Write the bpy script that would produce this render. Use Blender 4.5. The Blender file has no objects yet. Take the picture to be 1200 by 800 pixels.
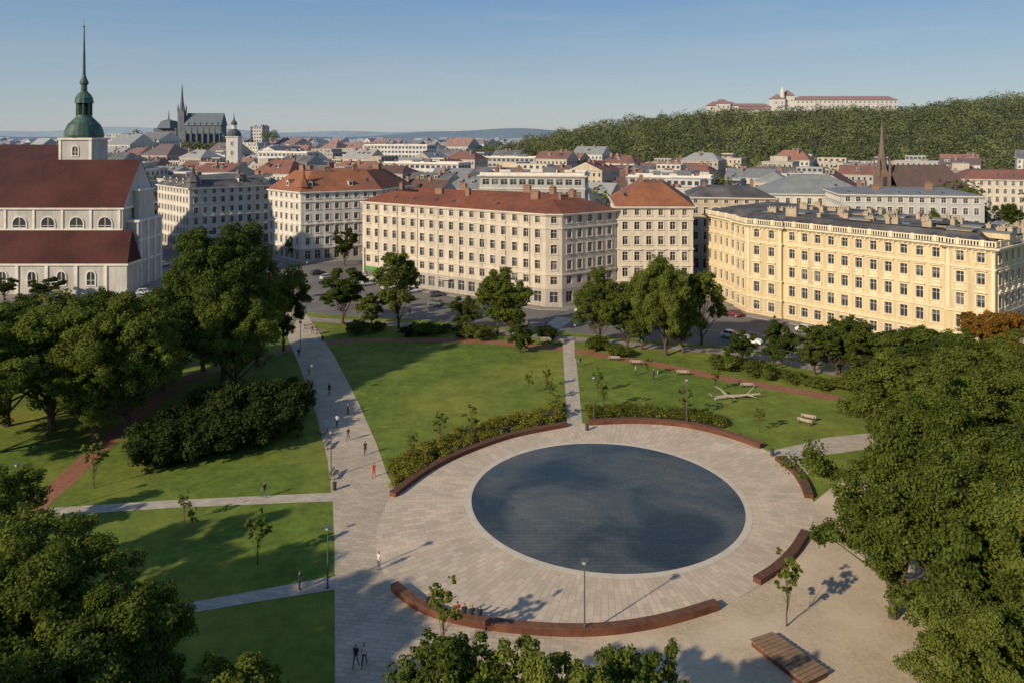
import bpy, math, random
import numpy as np
from mathutils import Vector
scene = bpy.context.scene
COL = scene.collection
CAMH = 40.0
F = 900.0

def G(px, py):
    """image pixel coordinates projected onto the flat ground plane (metres) """
    d = F*CAMH/(py-158.0)
    return ((px-600.0)*d/F, d)

# ------------------------------------------------------------------ materials
MATS = {}
def mat(name, c1, c2=None, scale=1.0, rough=0.85, haze=True, bump=0.0, detail=4, kind=None, metal=0.0, spec=0.3, c3=None, big=0.05):
    if name in MATS: return MATS[name]
    m = bpy.data.materials.new(name); m.use_nodes = True
    nt = m.node_tree; N = nt.nodes; L = nt.links
    N.clear()
    out = N.new('ShaderNodeOutputMaterial'); b = N.new('ShaderNodeBsdfPrincipled')
    L.new(b.outputs[0], out.inputs[0])
    b.inputs['Roughness'].default_value = rough
    b.inputs['Metallic'].default_value = metal
    b.inputs['Specular IOR Level'].default_value = spec
    geo = N.new('ShaderNodeNewGeometry')
    if c2 is None: c2 = tuple(x*0.82 for x in c1)
    no = N.new('ShaderNodeTexNoise'); no.inputs['Scale'].default_value = scale; no.inputs['Detail'].default_value = detail
    L.new(geo.outputs['Position'], no.inputs['Vector'])
    ra = N.new('ShaderNodeMapRange'); ra.inputs['From Min'].default_value = .33; ra.inputs['From Max'].default_value = .67
    L.new(no.outputs['Fac'], ra.inputs['Value'])
    mx = N.new('ShaderNodeMix'); mx.data_type = 'RGBA'
    mx.inputs[6].default_value = (*c1, 1); mx.inputs[7].default_value = (*c2, 1)
    L.new(ra.outputs[0], mx.inputs[0])
    cur = mx.outputs[2]
    if c3 is not None:
        n2 = N.new('ShaderNodeTexNoise'); n2.inputs['Scale'].default_value = big; n2.inputs['Detail'].default_value = 5
        L.new(geo.outputs['Position'], n2.inputs['Vector'])
        r2 = N.new('ShaderNodeMapRange'); r2.inputs['From Min'].default_value = .42; r2.inputs['From Max'].default_value = .66
        L.new(n2.outputs['Fac'], r2.inputs['Value'])
        m2 = N.new('ShaderNodeMix'); m2.data_type = 'RGBA'
        L.new(r2.outputs[0], m2.inputs[0]); L.new(cur, m2.inputs[6]); m2.inputs[7].default_value = (*c3, 1)
        cur = m2.outputs[2]
    def mult(sock, fac):
        nonlocal cur
        mm = N.new('ShaderNodeMix'); mm.data_type = 'RGBA'; mm.blend_type = 'MULTIPLY'; mm.inputs[0].default_value = fac
        L.new(cur, mm.inputs[6]); L.new(sock, mm.inputs[7]); cur = mm.outputs[2]
    if kind in ('plaster', 'rust'):   # vertical rain streaks and stains
        mp = N.new('ShaderNodeMapping'); mp.inputs['Scale'].default_value = (1.3, 1.3, .12); L.new(geo.outputs['Position'], mp.inputs[0])
        ns = N.new('ShaderNodeTexNoise'); ns.inputs['Scale'].default_value = 1.0; ns.inputs['Detail'].default_value = 6; L.new(mp.outputs[0], ns.inputs['Vector'])
        rs = N.new('ShaderNodeMapRange'); rs.inputs['From Min'].default_value = .35; rs.inputs['From Max'].default_value = .6; rs.inputs['To Min'].default_value = .74
        L.new(ns.outputs['Fac'], rs.inputs['Value']); mult(rs.outputs[0], .75)
    if kind == 'lawn':   # mown, worn and clovered areas
        ns = N.new('ShaderNodeTexNoise'); ns.inputs['Scale'].default_value = .35; ns.inputs['Detail'].default_value = 10; ns.inputs['Roughness'].default_value = .7; L.new(geo.outputs['Position'], ns.inputs['Vector'])
        rs = N.new('ShaderNodeMapRange'); rs.inputs['From Min'].default_value = .3; rs.inputs['From Max'].default_value = .65; rs.inputs['To Min'].default_value = .58; rs.inputs['To Max'].default_value = 1.12
        L.new(ns.outputs['Fac'], rs.inputs['Value']); mult(rs.outputs[0], .9)
    if kind == 'tiles':
        w = N.new('ShaderNodeTexWave'); w.bands_direction = 'Z'; w.inputs['Scale'].default_value = 1.6; w.inputs['Distortion'].default_value = .6
        L.new(geo.outputs['Position'], w.inputs['Vector']); mult(w.outputs['Color'], .35)
        ns = N.new('ShaderNodeTexVoronoi'); ns.inputs['Scale'].default_value = 1.4; L.new(geo.outputs['Position'], ns.inputs['Vector']); 
        rs = N.new('ShaderNodeMapRange'); rs.inputs['To Min'].default_value = .65; L.new(ns.outputs['Color'], rs.inputs['Value']); mult(rs.outputs[0], .6)
    if kind == 'rust':   # rusticated stone: horizontal joints
        w = N.new('ShaderNodeTexWave'); w.bands_direction = 'Z'; w.inputs['Scale'].default_value = .55; w.wave_profile = 'SAW'
        L.new(geo.outputs['Position'], w.inputs['Vector'])
        r3 = N.new('ShaderNodeMapRange'); r3.inputs['From Min'].default_value = 0; r3.inputs['From Max'].default_value = .14
        r3.inputs['To Min'].default_value = .55
        L.new(w.outputs['Fac'], r3.inputs['Value']); mult(r3.outputs[0], 1)
    if kind in ('pave', 'polar', 'brick', 'planks'):
        br = N.new('ShaderNodeTexBrick')
        br.inputs['Scale'].default_value = 1.0
        bw, bh, mo = {'pave': (1.0, .5, .025), 'polar': (1.2, .6, .025), 'brick': (.5, .25, .02), 'planks': (3.0, .16, .02)}[kind]
        br.inputs['Brick Width'].default_value = bw; br.inputs['Row Height'].default_value = bh
        br.inputs['Mortar Size'].default_value = mo; br.inputs['Bias'].default_value = 0
        br.inputs['Color1'].default_value = (1, 1, 1, 1); br.inputs['Color2'].default_value = (.74, .72, .70, 1)
        br.inputs['Mortar'].default_value = (.52, .49, .45, 1)
        if kind == 'polar':
            sp = N.new('ShaderNodeSeparateXYZ'); L.new(geo.outputs['Position'], sp.inputs[0])
            def mth(op, a, b_=None):
                q = N.new('ShaderNodeMath'); q.operation = op
                for i, s in enumerate((a, b_)):
                    if s is None: continue
                    if isinstance(s, (int, float)): q.inputs[i].default_value = s
                    else: L.new(s, q.inputs[i])
                return q.outputs[0]
            dx = mth('SUBTRACT', sp.outputs[0], 10.3); dy = mth('SUBTRACT', sp.outputs[1], 84.5)
            an = mth('MULTIPLY', mth('ARCTAN2', dy, dx), 20.0)
            rr = mth('SQRT', mth('ADD', mth('MULTIPLY', dx, dx), mth('MULTIPLY', dy, dy)))
            cb = N.new('ShaderNodeCombineXYZ'); L.new(rr, cb.inputs[0]); L.new(an, cb.inputs[1])
            L.new(cb.outputs[0], br.inputs['Vector'])
        else:
            mp = N.new('ShaderNodeMapping'); mp.inputs['Rotation'].default_value = (0, 0, {'planks': 0.9}.get(kind, .15))
            L.new(geo.outputs['Position'], mp.inputs[0]); L.new(mp.outputs[0], br.inputs['Vector'])
        mult(br.outputs['Color'], .75)
    if haze:  # aerial haze painted into the base colour, growing with distance from the origin
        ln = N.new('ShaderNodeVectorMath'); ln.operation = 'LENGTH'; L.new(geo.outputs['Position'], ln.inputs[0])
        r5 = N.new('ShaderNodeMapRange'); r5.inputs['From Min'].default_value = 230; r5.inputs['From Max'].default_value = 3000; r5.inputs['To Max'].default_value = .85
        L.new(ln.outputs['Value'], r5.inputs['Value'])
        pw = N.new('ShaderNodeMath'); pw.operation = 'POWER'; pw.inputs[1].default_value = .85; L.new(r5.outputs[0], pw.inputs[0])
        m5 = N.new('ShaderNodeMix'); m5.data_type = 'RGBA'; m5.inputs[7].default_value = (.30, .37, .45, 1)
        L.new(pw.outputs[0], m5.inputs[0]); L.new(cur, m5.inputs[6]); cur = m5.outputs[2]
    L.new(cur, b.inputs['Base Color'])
    if bump > 0:
        bp = N.new('ShaderNodeBump'); bp.inputs['Strength'].default_value = bump; bp.inputs['Distance'].default_value = .05
        L.new(no.outputs['Fac'], bp.inputs['Height']); L.new(bp.outputs[0], b.inputs['Normal'])
    MATS[name] = m
    return m

def leafmat(name, dark, light, haze=False, tr=.35):
    m = bpy.data.materials.new(name); m.use_nodes = True
    nt = m.node_tree; N = nt.nodes; L = nt.links; N.clear()
    out = N.new('ShaderNodeOutputMaterial')
    at = N.new('ShaderNodeAttribute'); at.attribute_name = 'tint'
    oi = N.new('ShaderNodeObjectInfo')
    ad = N.new('ShaderNodeMath'); ad.operation = 'MULTIPLY_ADD'; ad.inputs[1].default_value = .45
    L.new(oi.outputs['Random'], ad.inputs[0]); L.new(at.outputs['Fac'], ad.inputs[2])
    sb = N.new('ShaderNodeMath'); sb.operation = 'SUBTRACT'; sb.inputs[1].default_value = .2; sb.use_clamp = True
    L.new(ad.outputs[0], sb.inputs[0])
    mx = N.new('ShaderNodeMix'); mx.data_type = 'RGBA'; mx.inputs[6].default_value = (*dark, 1); mx.inputs[7].default_value = (*light, 1)
    L.new(sb.outputs[0], mx.inputs[0]); cur = mx.outputs[2]
    if haze:  # same distance haze painted into the leaf colour
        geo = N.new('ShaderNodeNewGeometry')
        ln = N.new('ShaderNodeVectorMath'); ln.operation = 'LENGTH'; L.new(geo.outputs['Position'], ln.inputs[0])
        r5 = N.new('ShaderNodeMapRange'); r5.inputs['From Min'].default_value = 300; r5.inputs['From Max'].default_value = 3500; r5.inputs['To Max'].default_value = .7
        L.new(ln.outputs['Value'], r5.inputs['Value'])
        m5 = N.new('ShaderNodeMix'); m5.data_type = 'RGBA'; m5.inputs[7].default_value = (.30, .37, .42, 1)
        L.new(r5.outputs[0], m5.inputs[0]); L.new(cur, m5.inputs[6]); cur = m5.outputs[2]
    d = N.new('ShaderNodeBsdfDiffuse'); t = N.new('ShaderNodeBsdfTranslucent'); s = N.new('ShaderNodeMixShader'); s.inputs[0].default_value = tr
    L.new(cur, d.inputs[0]); L.new(cur, t.inputs[0]); L.new(d.outputs[0], s.inputs[1]); L.new(t.outputs[0], s.inputs[2])
    L.new(s.outputs[0], out.inputs[0])
    MATS[name] = m
    return m

# ------------------------------------------------------------------ mesh builder
class MB:
    def __init__(s): s.d = {}
    def face(s, pts, key):
        V, Fc = s.d.setdefault(key, ([], []))
        n = len(V); V.extend(pts); Fc.append(tuple(range(n, n+len(pts))))
    def box(s, P, a0, a1, z0, z1, o0, o1, key, bottom=True):
        c = [P(a0, z0, o0), P(a1, z0, o0), P(a1, z0, o1), P(a0, z0, o1), P(a0, z1, o0), P(a1, z1, o0), P(a1, z1, o1), P(a0, z1, o1)]
        fs = [(3, 2, 6, 7), (4, 5, 6, 7), (0, 3, 7, 4), (1, 2, 6, 5), (0, 1, 5, 4)]
        if bottom: fs.append((0, 1, 2, 3))
        for f in fs: s.face([c[i] for i in f], key)
    def wbox(s, x0, x1, y0, y1, z0, z1, key):
        s.box(lambda a, z, o: (a, o, z), x0, x1, z0, z1, y0, y1, key)
    def tube(s, pts, rad, key, n=8, cap=True):
        rings = []
        for i, p in enumerate(pts):
            p = Vector(p)
            a = Vector(pts[max(0, i-1)]); b = Vector(pts[min(len(pts)-1, i+1)])
            t = (b-a).normalized()
            up = Vector((1, 0, 0)) if abs(t.z) > .8 else Vector((0, 0, 1))
            e1 = t.cross(up).normalized(); e2 = t.cross(e1)
            rings.append([tuple(p+(e1*math.cos(2*math.pi*k/n)+e2*math.sin(2*math.pi*k/n))*rad[i]) for k in range(n)])
        for i in range(len(rings)-1):
            for k in range(n):
                s.face([rings[i][k], rings[i][(k+1) % n], rings[i+1][(k+1) % n], rings[i+1][k]], key)
        if cap:
            s.face(rings[0], key); s.face(rings[-1], key)
    def lathe(s, c, prof, key, n=16, rot=0):
        for i in range(len(prof)-1):
            r0, z0 = prof[i]; r1, z1 = prof[i+1]
            for k in range(n):
                a = rot+2*math.pi*k/n; b = rot+2*math.pi*(k+1)/n
                s.face([(c[0]+r0*math.cos(a), c[1]+r0*math.sin(a), z0), (c[0]+r0*math.cos(b), c[1]+r0*math.sin(b), z0),
                        (c[0]+r1*math.cos(b), c[1]+r1*math.sin(b), z1), (c[0]+r1*math.cos(a), c[1]+r1*math.sin(a), z1)], key)
    def child(s, name, mats, loc=(0, 0)):
        """one Empty parent + one child per part key"""
        e = bpy.data.objects.new(name, None); e.location = (loc[0], loc[1], 0); COL.objects.link(e)
        for k, (V, Fc) in s.d.items():
            me = bpy.data.meshes.new(k)
            me.from_pydata([(v[0]-loc[0], v[1]-loc[1], v[2]) for v in V], [], Fc)
            me.materials.append(mats[k]); 
            o = bpy.data.objects.new(k, me); COL.objects.link(o); o.parent = e
        return e
    def mesh(s, name, mats, merge=False):
        V = []; Fc = []; mi = []; ml = []
        for k, (v, f) in s.d.items():
            if mats[k] not in ml: ml.append(mats[k])
            i = ml.index(mats[k]); n = len(V)
            V.extend(v); Fc.extend([tuple(q+n for q in ff) for ff in f]); mi.extend([i]*len(f))
        me = bpy.data.meshes.new(name); me.from_pydata(V, [], Fc)
        for q in ml: me.materials.append(q)
        me.polygons.foreach_set('material_index', mi)
        return me
    def obj(s, name, mats, loc=None):
        me = s.mesh(name, mats)
        o = bpy.data.objects.new(name, me); COL.objects.link(o)
        if loc: o.location = loc
        return o

def put(name, me, x, y, z=0, rot=0, sc=(1, 1, 1)):
    o = bpy.data.objects.new(name, me); COL.objects.link(o)
    o.location = (x, y, z); o.rotation_euler = (0, 0, rot); o.scale = sc
    return o

def ccw(poly):
    a = sum(poly[i][0]*poly[(i+1) % len(poly)][1]-poly[(i+1) % len(poly)][0]*poly[i][1] for i in range(len(poly)))
    return list(poly) if a > 0 else list(poly)[::-1]
def offset(poly, d):
    n = len(poly); out = []
    for i in range(n):
        p0 = Vector(poly[i-1][:2]); p1 = Vector(poly[i][:2]); p2 = Vector(poly[(i+1) % n][:2])
        a = (p1-p0).normalized(); b = (p2-p1).normalized()
        na = Vector((a.y, -a.x)); nb = Vector((b.y, -b.x))
        k = 1+na.dot(nb)
        v = (na+nb)/max(k, .35)
        out.append((p1.x+v.x*d, p1.y+v.y*d))
    return out
def band(mb, poly, off, z0, z1, key, inner=0.0):
    o = offset(poly, off); q = offset(poly, inner) if inner else poly
    n = len(poly)
    for i in range(n):
        j = (i+1) % n
        mb.face([(*o[i], z0), (*o[j], z0), (*o[j], z1), (*o[i], z1)], key)
        mb.face([(*o[i], z1), (*o[j], z1), (*q[j], z1), (*q[i], z1)], key)
        mb.face([(*o[i], z0), (*o[j], z0), (*q[j], z0), (*q[i], z0)], key)
        if inner: mb.face([(*q[i], z0), (*q[j], z0), (*q[j], z1), (*q[i], z1)], key)
def catmull(pts, k=6, closed=False):
    n = len(pts); out = []
    rng = range(n if closed else n-1)
    for i in rng:
        g = (lambda j: Vector(pts[j % n])) if closed else (lambda j: Vector(pts[min(max(j, 0), n-1)]))
        p0, p1, p2, p3 = g(i-1), g(i), g(i+1), g(i+2)
        for t in range(k):
            t = t/k
            v = .5*((2*p1)+(p2-p0)*t+(2*p0-5*p1+4*p2-p3)*t*t+(3*p1-p0-3*p2+p3)*t**3)
            out.append((v.x, v.y))
    if not closed: out.append(tuple(pts[-1]))
    return out
def sheet(name, pts, z, m):
    me = bpy.data.meshes.new(name); p = ccw(pts)
    me.from_pydata([(x, y, z) for x, y in p], [], [tuple(range(len(p)))]); me.materials.append(m)
    o = bpy.data.objects.new(name, me); COL.objects.link(o); return o
def slab(name, pts, z0, z1, mtop, mside):
    p = ccw(pts); n = len(p); mb = MB()
    mb.face([(x, y, z1) for x, y in p], 'top')
    q = offset(p, .15)
    for i in range(n):
        j = (i+1) % n
        mb.face([(*q[i], z0), (*q[j], z0), (*q[j], z1), (*q[i], z1)], 'kerb')
        mb.face([(*q[i], z1), (*q[j], z1), (*p[j], z1), (*p[i], z1)], 'kerb')
    return mb.obj(name, {'top': mtop, 'kerb': mside})
def strip(name, pts, w, z, m):
    L_, R_ = [], []
    for i, p in enumerate(pts):
        a = Vector(pts[max(0, i-1)]); b = Vector(pts[min(len(pts)-1, i+1)]); t = (b-a).normalized(); n = Vector((-t.y, t.x))*w/2
        L_.append((p[0]+n.x, p[1]+n.y)); R_.append((p[0]-n.x, p[1]-n.y))
    me = bpy.data.meshes.new(name); n = len(pts)
    me.from_pydata([(x, y, z) for x, y in L_+R_], [], [(i, i+1, n+i+1, n+i) for i in range(n-1)]); me.materials.append(m)
    o = bpy.data.objects.new(name, me); COL.objects.link(o); return o

# ------------------------------------------------------------------ base materials
asphalt = mat('asphalt', (.155, .15, .142), (.12, .117, .112), .5, .9, c3=(.19, .18, .17), big=.06)
groundm = mat('ground_city', (.12, .12, .11), (.08, .09, .07), .03, .95)
kerb = mat('kerb_stone', (.36, .34, .31), None, 2)
sidewalk = mat('sidewalk', (.34, .31, .275), (.27, .25, .225), 1.5, .9, kind='pave')
grass = mat('lawn_grass', (.145, .205, .026), (.095, .15, .02), 1.2, .95, bump=.8, detail=9, c3=(.21, .235, .036), big=.06, kind='lawn')
pave = mat('plaza_paving', (.58, .49, .375), (.47, .405, .315), .35, .85, kind='pave', detail=6, c3=(.46, .395, .31), big=.12)
polar = mat('circle_paving', (.68, .57, .43), (.54, .455, .35), .25, .85, kind='polar', detail=6, c3=(.56, .475, .37), big=.1)
pathm = mat('path_concrete', (.54, .48, .39), (.45, .405, .335), .8, .9, kind='pave')
gravel = mat('gravel', (.52, .425, .30), (.40, .325, .225), 4, .95, bump=.5, c3=(.60, .495, .37), big=.15)
redpath = mat('red_brick_path', (.38, .175, .105), (.29, .135, .082), 1.5, .9, kind='brick')
white_paint = mat('road_paint', (.7, .7, .68), (.5, .5, .5), 2)
soil = mat('bed_soil', (.06, .05, .035), None, 2)
ringm = mat('fountain_rim', (.60, .53, .43), (.50, .45, .37), 1)
corten = mat('corten_steel', (.13, .048, .03), (.085, .032, .023), 1.5, .7, c3=(.16, .065, .038), big=.5)
wood = mat('bench_wood', (.20, .10, .062), (.14, .07, .045), 1.5, .7, kind='planks')
deckwood = mat('deck_wood', (.34, .23, .145), (.25, .165, .105), 1.2, .75, kind='planks')
steel = mat('dark_steel', (.06, .06, .065), None, 2, .5)
bark = mat('bark', (.12, .09, .065), (.07, .05, .04), 3, .95)
deadwood = mat('dead_wood', (.42, .37, .30), (.30, .26, .21), 3, .9)
glass = mat('window_glass', (.03, .035, .042), (.05, .055, .06), .6, .12, spec=.6)
curtain = mat('window_curtain', (.16, .16, .155), (.07, .075, .08), .9, .25, spec=.6)
framew = mat('window_frame', (.6, .58, .54), None, 1)
darkroof = mat('roof_dark', (.085, .082, .08), (.055, .055, .057), .5, .8, c3=(.15, .145, .14), big=.2)
greyroof = mat('roof_grey_metal', (.21, .215, .22), (.15, .16, .165), .4, .5)
greenroof = mat('roof_sheet_grey', (.25, .265, .26), (.19, .205, .20), .4, .6)
redroof = mat('roof_tiles_red', (.32, .115, .065), (.24, .085, .05), .5, .85, kind='tiles', c3=(.19, .08, .055), big=.12)
orangeroof = mat('roof_tiles_orange', (.44, .175, .085), (.33, .13, .068), .5, .85, kind='tiles', c3=(.27, .12, .075), big=.12)
oldroof = mat('roof_tiles_old', (.080, .022, .020), (.052, .016, .016), .4, .85, kind='tiles', c3=(.105, .032, .028), big=.1)
brickch = mat('chimney_brick', (.30, .18, .125), (.21, .125, .09), 2)

# ------------------------------------------------------------------ terrain
def interp(x, tab):
    if x <= tab[0][0]: return tab[0][1]
    for (a, b), (c, d) in zip(tab, tab[1:]):
        if x <= c: return b+(d-b)*(x-a)/(c-a)
    return tab[-1][1]
def sm(t): t = min(1, max(0, t)); return t*t*(3-2*t)
HT = [(-90, 0), (-20, 7), (15, 14), (60, 24), (94, 32), (150, 40), (240, 46), (330, 50), (440, 51), (485, 57), (560, 62), (900, 56), (1200, 30)]
def hz(x, y):
    h = interp(x*850/max(y, 500) if y < 850 else x, HT)*sm((y-500)/300)*(1-sm((y-1050)/400))
    h += 33*math.exp(-(((x+365)/85)**2+((y-860)/110)**2))
    return h
sheet('ground', [(-14000, -600), (14000, -600), (14000, 26000), (-14000, 26000)], -0.06, groundm)
sheet('road_surface', [(-330, -60), (330, -60), (330, 430), (-330, 430)], 0.0, asphalt)
hillm = mat('hill_ground', (.05, .065, .025), (.035, .045, .018), .05, .95)
V = []; Fc = []; nx, ny = 90, 60
for j in range(ny):
    for i in range(nx):
        x = -520+i*20.; y = 480+j*17.
        V.append((x, y, hz(x, y)-.6))
for j in range(ny-1):
    for i in range(nx-1):
        a = j*nx+i; Fc.append((a, a+1, a+nx+1, a+nx))
me = bpy.data.meshes.new('hill'); me.from_pydata(V, [], Fc); me.materials.append(hillm)
for p in me.polygons: p.use_smooth = True
COL.objects.link(bpy.data.objects.new('castle_hill', me))
# distant ridges
for nm, D, base, amp, sd in (('distant_hills', 5200, 42, 26, 1), ('distant_hills', 9500, 70, 60, 5)):
    V = []; Fc = []
    n = 160
    for i in range(n):
        x = -D*.9+1.8*D*i/(n-1)
        t = x/D
        h = base+amp*(.5*math.sin(t*7+sd)+.3*math.sin(t*17+sd*2)+.2*math.sin(t*41+sd)+.3)
        if D < 6000: h *= (.45+.75*math.exp(-((t+.02)/.22)**2))
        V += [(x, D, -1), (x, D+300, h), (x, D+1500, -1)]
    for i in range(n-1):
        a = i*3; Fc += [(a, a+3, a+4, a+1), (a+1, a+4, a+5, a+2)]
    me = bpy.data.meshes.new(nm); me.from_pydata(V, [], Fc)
    me.materials.append(mat('hills_far_%d' % D, (.14, .21, .28) if D < 6000 else (.27, .36, .45), (.17, .23, .29) if D < 6000 else None, .004, 1, haze=False))  # bluish haze painted straight into the ridge colour, paler on the farther ridge
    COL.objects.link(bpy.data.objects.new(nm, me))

# ------------------------------------------------------------------ park ground
ZP = .12
parkpx = [(-300, 390), (200, 352), (322, 362), (380, 369), (500, 376), (640, 388), (760, 399), (860, 407), (960, 426), (1060, 452), (1300, 530)]
park = [G(*p) for p in parkpx]+[(75, 20), (-75, 20)]
slab('park_lawn', park, 0, ZP, grass, kerb)
edge = catmull([G(x, y+7) for x, y in [(-300, 390), (200, 352), (322, 362), (380, 369), (500, 376), (640, 388), (760, 399), (860, 407), (960, 426), (1060, 452), (1300, 530)]], 5)
strip('park_sidewalk', edge, 3.2, ZP+.012, sidewalk)
plaza = [G(*p) for p in [(392, 640), (390, 590), (384, 540), (372, 490), (352, 432), (324, 366), (356, 364), (368, 382), (392, 418), (418, 468), (441, 520), (455, 560), (470, 575), (700, 600), (930, 620), (900, 700)]]+[(26, 46), (24, 22), (-18, 22)]
plaza = plaza + [G(393, 900)]
sheet('plaza_pavement', plaza, ZP+.016, pave)
sheet('gravel_ground', [G(*p) for p in [(690, 742), (840, 712), (905, 685), (940, 600), (990, 560), (1100, 590), (1300, 640), (1300, 900), (700, 1000), (640, 820)]], ZP+.024, gravel)
O = [(458, 583), (500, 553), (570, 523), (664, 499), (690, 497), (780, 498), (850, 510), (893, 526), (925, 547), (950, 580), (952, 615), (928, 655), (887, 688), (840, 714), (770, 733), (690, 743), (600, 739), (530, 727), (490, 713), (462, 692), (440, 640)]
sheet('circle_plaza', catmull([G(*p) for p in O], 5, True), ZP+.032, polar)
C = (10.3, 84.5); RW = 14.75
def circ(r, n=96): return [(C[0]+r*math.cos(2*math.pi*k/n), C[1]+r*math.sin(2*math.pi*k/n)) for k in range(n)]
mb = MB(); band(mb, circ(RW), .7, ZP+.04, ZP+.05, 'rim'); mb.obj('fountain_rim', {'rim': ringm})
# water mirror (thin film of water on dark granite)
wm = bpy.data.materials.new('water_mirror'); wm.use_nodes = True; nt = wm.node_tree; N = nt.nodes; L = nt.links
b = N['Principled BSDF']; geo = N.new('ShaderNodeNewGeometry')
n1 = N.new('ShaderNodeTexNoise'); n1.inputs['Scale'].default_value = .10; n1.inputs['Detail'].default_value = 8; n1.inputs['Distortion'].default_value = .9
L.new(geo.outputs['Position'], n1.inputs['Vector'])
cr = N.new('ShaderNodeValToRGB'); cr.color_ramp.elements[0].position = .36; cr.color_ramp.elements[0].color = (.030, .042, .048, 1)
cr.color_ramp.elements[1].position = .70; cr.color_ramp.elements[1].color = (.14, .145, .13, 1)
L.new(n1.outputs['Fac'], cr.inputs[0])
br = N.new('ShaderNodeTexBrick'); br.inputs['Scale'].default_value = 1; br.inputs['Brick Width'].default_value = 1.2; br.inputs['Row Height'].default_value = .6; br.inputs['Mortar Size'].default_value = .03
br.inputs['Color1'].default_value = (1, 1, 1, 1); br.inputs['Color2'].default_value = (.78, .79, .80, 1); br.inputs['Mortar'].default_value = (.45, .45, .45, 1)
L.new(geo.outputs['Position'], br.inputs['Vector'])
mm = N.new('ShaderNodeMix'); mm.data_type = 'RGBA'; mm.blend_type = 'MULTIPLY'; mm.inputs[0].default_value = .9
L.new(cr.outputs[0], mm.inputs[6]); L.new(br.outputs['Color'], mm.inputs[7]); L.new(mm.outputs[2], b.inputs['Base Color'])
n2 = N.new('ShaderNodeTexNoise'); n2.inputs['Scale'].default_value = 1.6; n2.inputs['Detail'].default_value = 4; L.new(geo.outputs['Position'], n2.inputs['Vector'])
bp = N.new('ShaderNodeBump'); bp.inputs['Strength'].default_value = .22; bp.inputs['Distance'].default_value = .02; L.new(n2.outputs['Fac'], bp.inputs['Height']); L.new(bp.outputs[0], b.inputs['Normal'])
rr = N.new('ShaderNodeMapRange'); rr.inputs['From Min'].default_value = .42; rr.inputs['From Max'].default_value = .62; rr.inputs['To Min'].default_value = .04; rr.inputs['To Max'].default_value = .35
L.new(n1.outputs['Fac'], rr.inputs['Value']); L.new(rr.outputs[0], b.inputs['Roughness']); b.inputs['IOR'].default_value = 1.4
sheet('fountain_water', circ(RW), ZP+.044, wm)
mb = MB()
for k in range(26):
    a = 2*math.pi*k/26
    x, y = C[0]+10.5*math.cos(a), C[1]+10.5*math.sin(a)
    mb.lathe((x, y), [(.12, ZP+.045), (.12, ZP+.07), (.02, ZP+.075)], 'n', 8)
mb.obj('fountain_nozzle_ring', {'n': steel})
# paths
def gp(l): return [G(*p) for p in l]
sheet('footpath', gp([(665, 502), (683, 502), (673, 400), (659, 400)]), ZP+.018, pathm)
sheet('footpath', gp([(392, 578), (392, 588), (200, 596), (38, 607), (45, 597), (200, 587)]), ZP+.022, pathm)
sheet('footpath', gp([(392, 676), (392, 692), (290, 708), (180, 727), (186, 714), (290, 695)]), ZP+.022, pathm)
sheet('footpath', gp([(900, 530), (935, 522), (965, 514), (1100, 500), (1100, 515), (960, 535), (945, 560), (930, 560)]), ZP+.020, pathm)
strip('red_brick_path', catmull(gp([(-40, 665), (60, 578), (95, 546), (150, 497), (190, 464), (230, 441), (345, 408)]), 4), 2.6, ZP+.008, redpath)
strip('red_brick_path', catmull(gp([(378, 402), (440, 399), (540, 400), (640, 407), (760, 426), (860, 446), (985, 468)]), 4), 2.8, ZP+.014, redpath)
bedL = gp([(456, 545), (520, 515), (600, 490), (662, 478), (664, 496), (580, 517), (505, 548), (462, 577)])
bedR = gp([(690, 480), (760, 480), (850, 492), (845, 505), (780, 495), (690, 494)])
sheet('bed_soil', bedL, ZP+.006, soil); sheet('bed_soil', bedR, ZP+.006, soil)

# ------------------------------------------------------------------ curved benches
def bench(px, w, h, back=False):
    pts = catmull([G(*p) for p in px], 8); mb = MB()
    n = len(pts); Ls = []; Rs = []
    for i, p in enumerate(pts):
        a = Vector(pts[max(0, i-1)]); b_ = Vector(pts[min(n-1, i+1)]); t = (b_-a).normalized(); nn = Vector((-t.y, t.x))
        Ls.append((p[0]+nn.x*w/2, p[1]+nn.y*w/2)); Rs.append((p[0]-nn.x*w/2, p[1]-nn.y*w/2))
    z0 = ZP; z1 = ZP+h
    for i in range(n-1):
        for S in (Ls, Rs):
            mb.face([(*S[i], z0), (*S[i+1], z0), (*S[i+1], z1), (*S[i], z1)], 'steel_body')
        def lerp(j, f): return (Ls[j][0]+(Rs[j][0]-Ls[j][0])*f, Ls[j][1]+(Rs[j][1]-Ls[j][1])*f)
        K = 5
        for k in range(K):
            f0 = -.03+k*1.06/K+.02; f1 = -.03+(k+1)*1.06/K-.02
            a, b_, c, d = lerp(i, f0), lerp(i+1, f0), lerp(i+1, f1), lerp(i, f1)
            mb.face([(*q, z1+.05) for q in (a, b_, c, d)], 'seat_slats')
            mb.face([(*a, z1), (*b_, z1), (*b_, z1+.05), (*a, z1+.05)], 'seat_slats')
            mb.face([(*d, z1), (*c, z1), (*c, z1+.05), (*d, z1+.05)], 'seat_slats')
        mb.face([(*Ls[i], z1), (*Ls[i+1], z1), (*Rs[i+1], z1), (*Rs[i], z1)], 'steel_body')
    for i in (0, n-1):
        mb.face([(*Ls[i], z0), (*Rs[i], z0), (*Rs[i], z1), (*Ls[i], z1)], 'steel_body')
    return mb.child('curved_bench', {'steel_body': corten, 'seat_slats': wood}, pts[n//2])
bench([(460, 583), (500, 554), (540, 534), (600, 513), (664, 500)], .8, .5)
bench([(690, 498), (745, 496), (800, 500), (850, 511), (893, 526)], .9, .55)
bench([(912, 540), (930, 553), (941, 568), (948, 585)], .9, .5)
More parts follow.
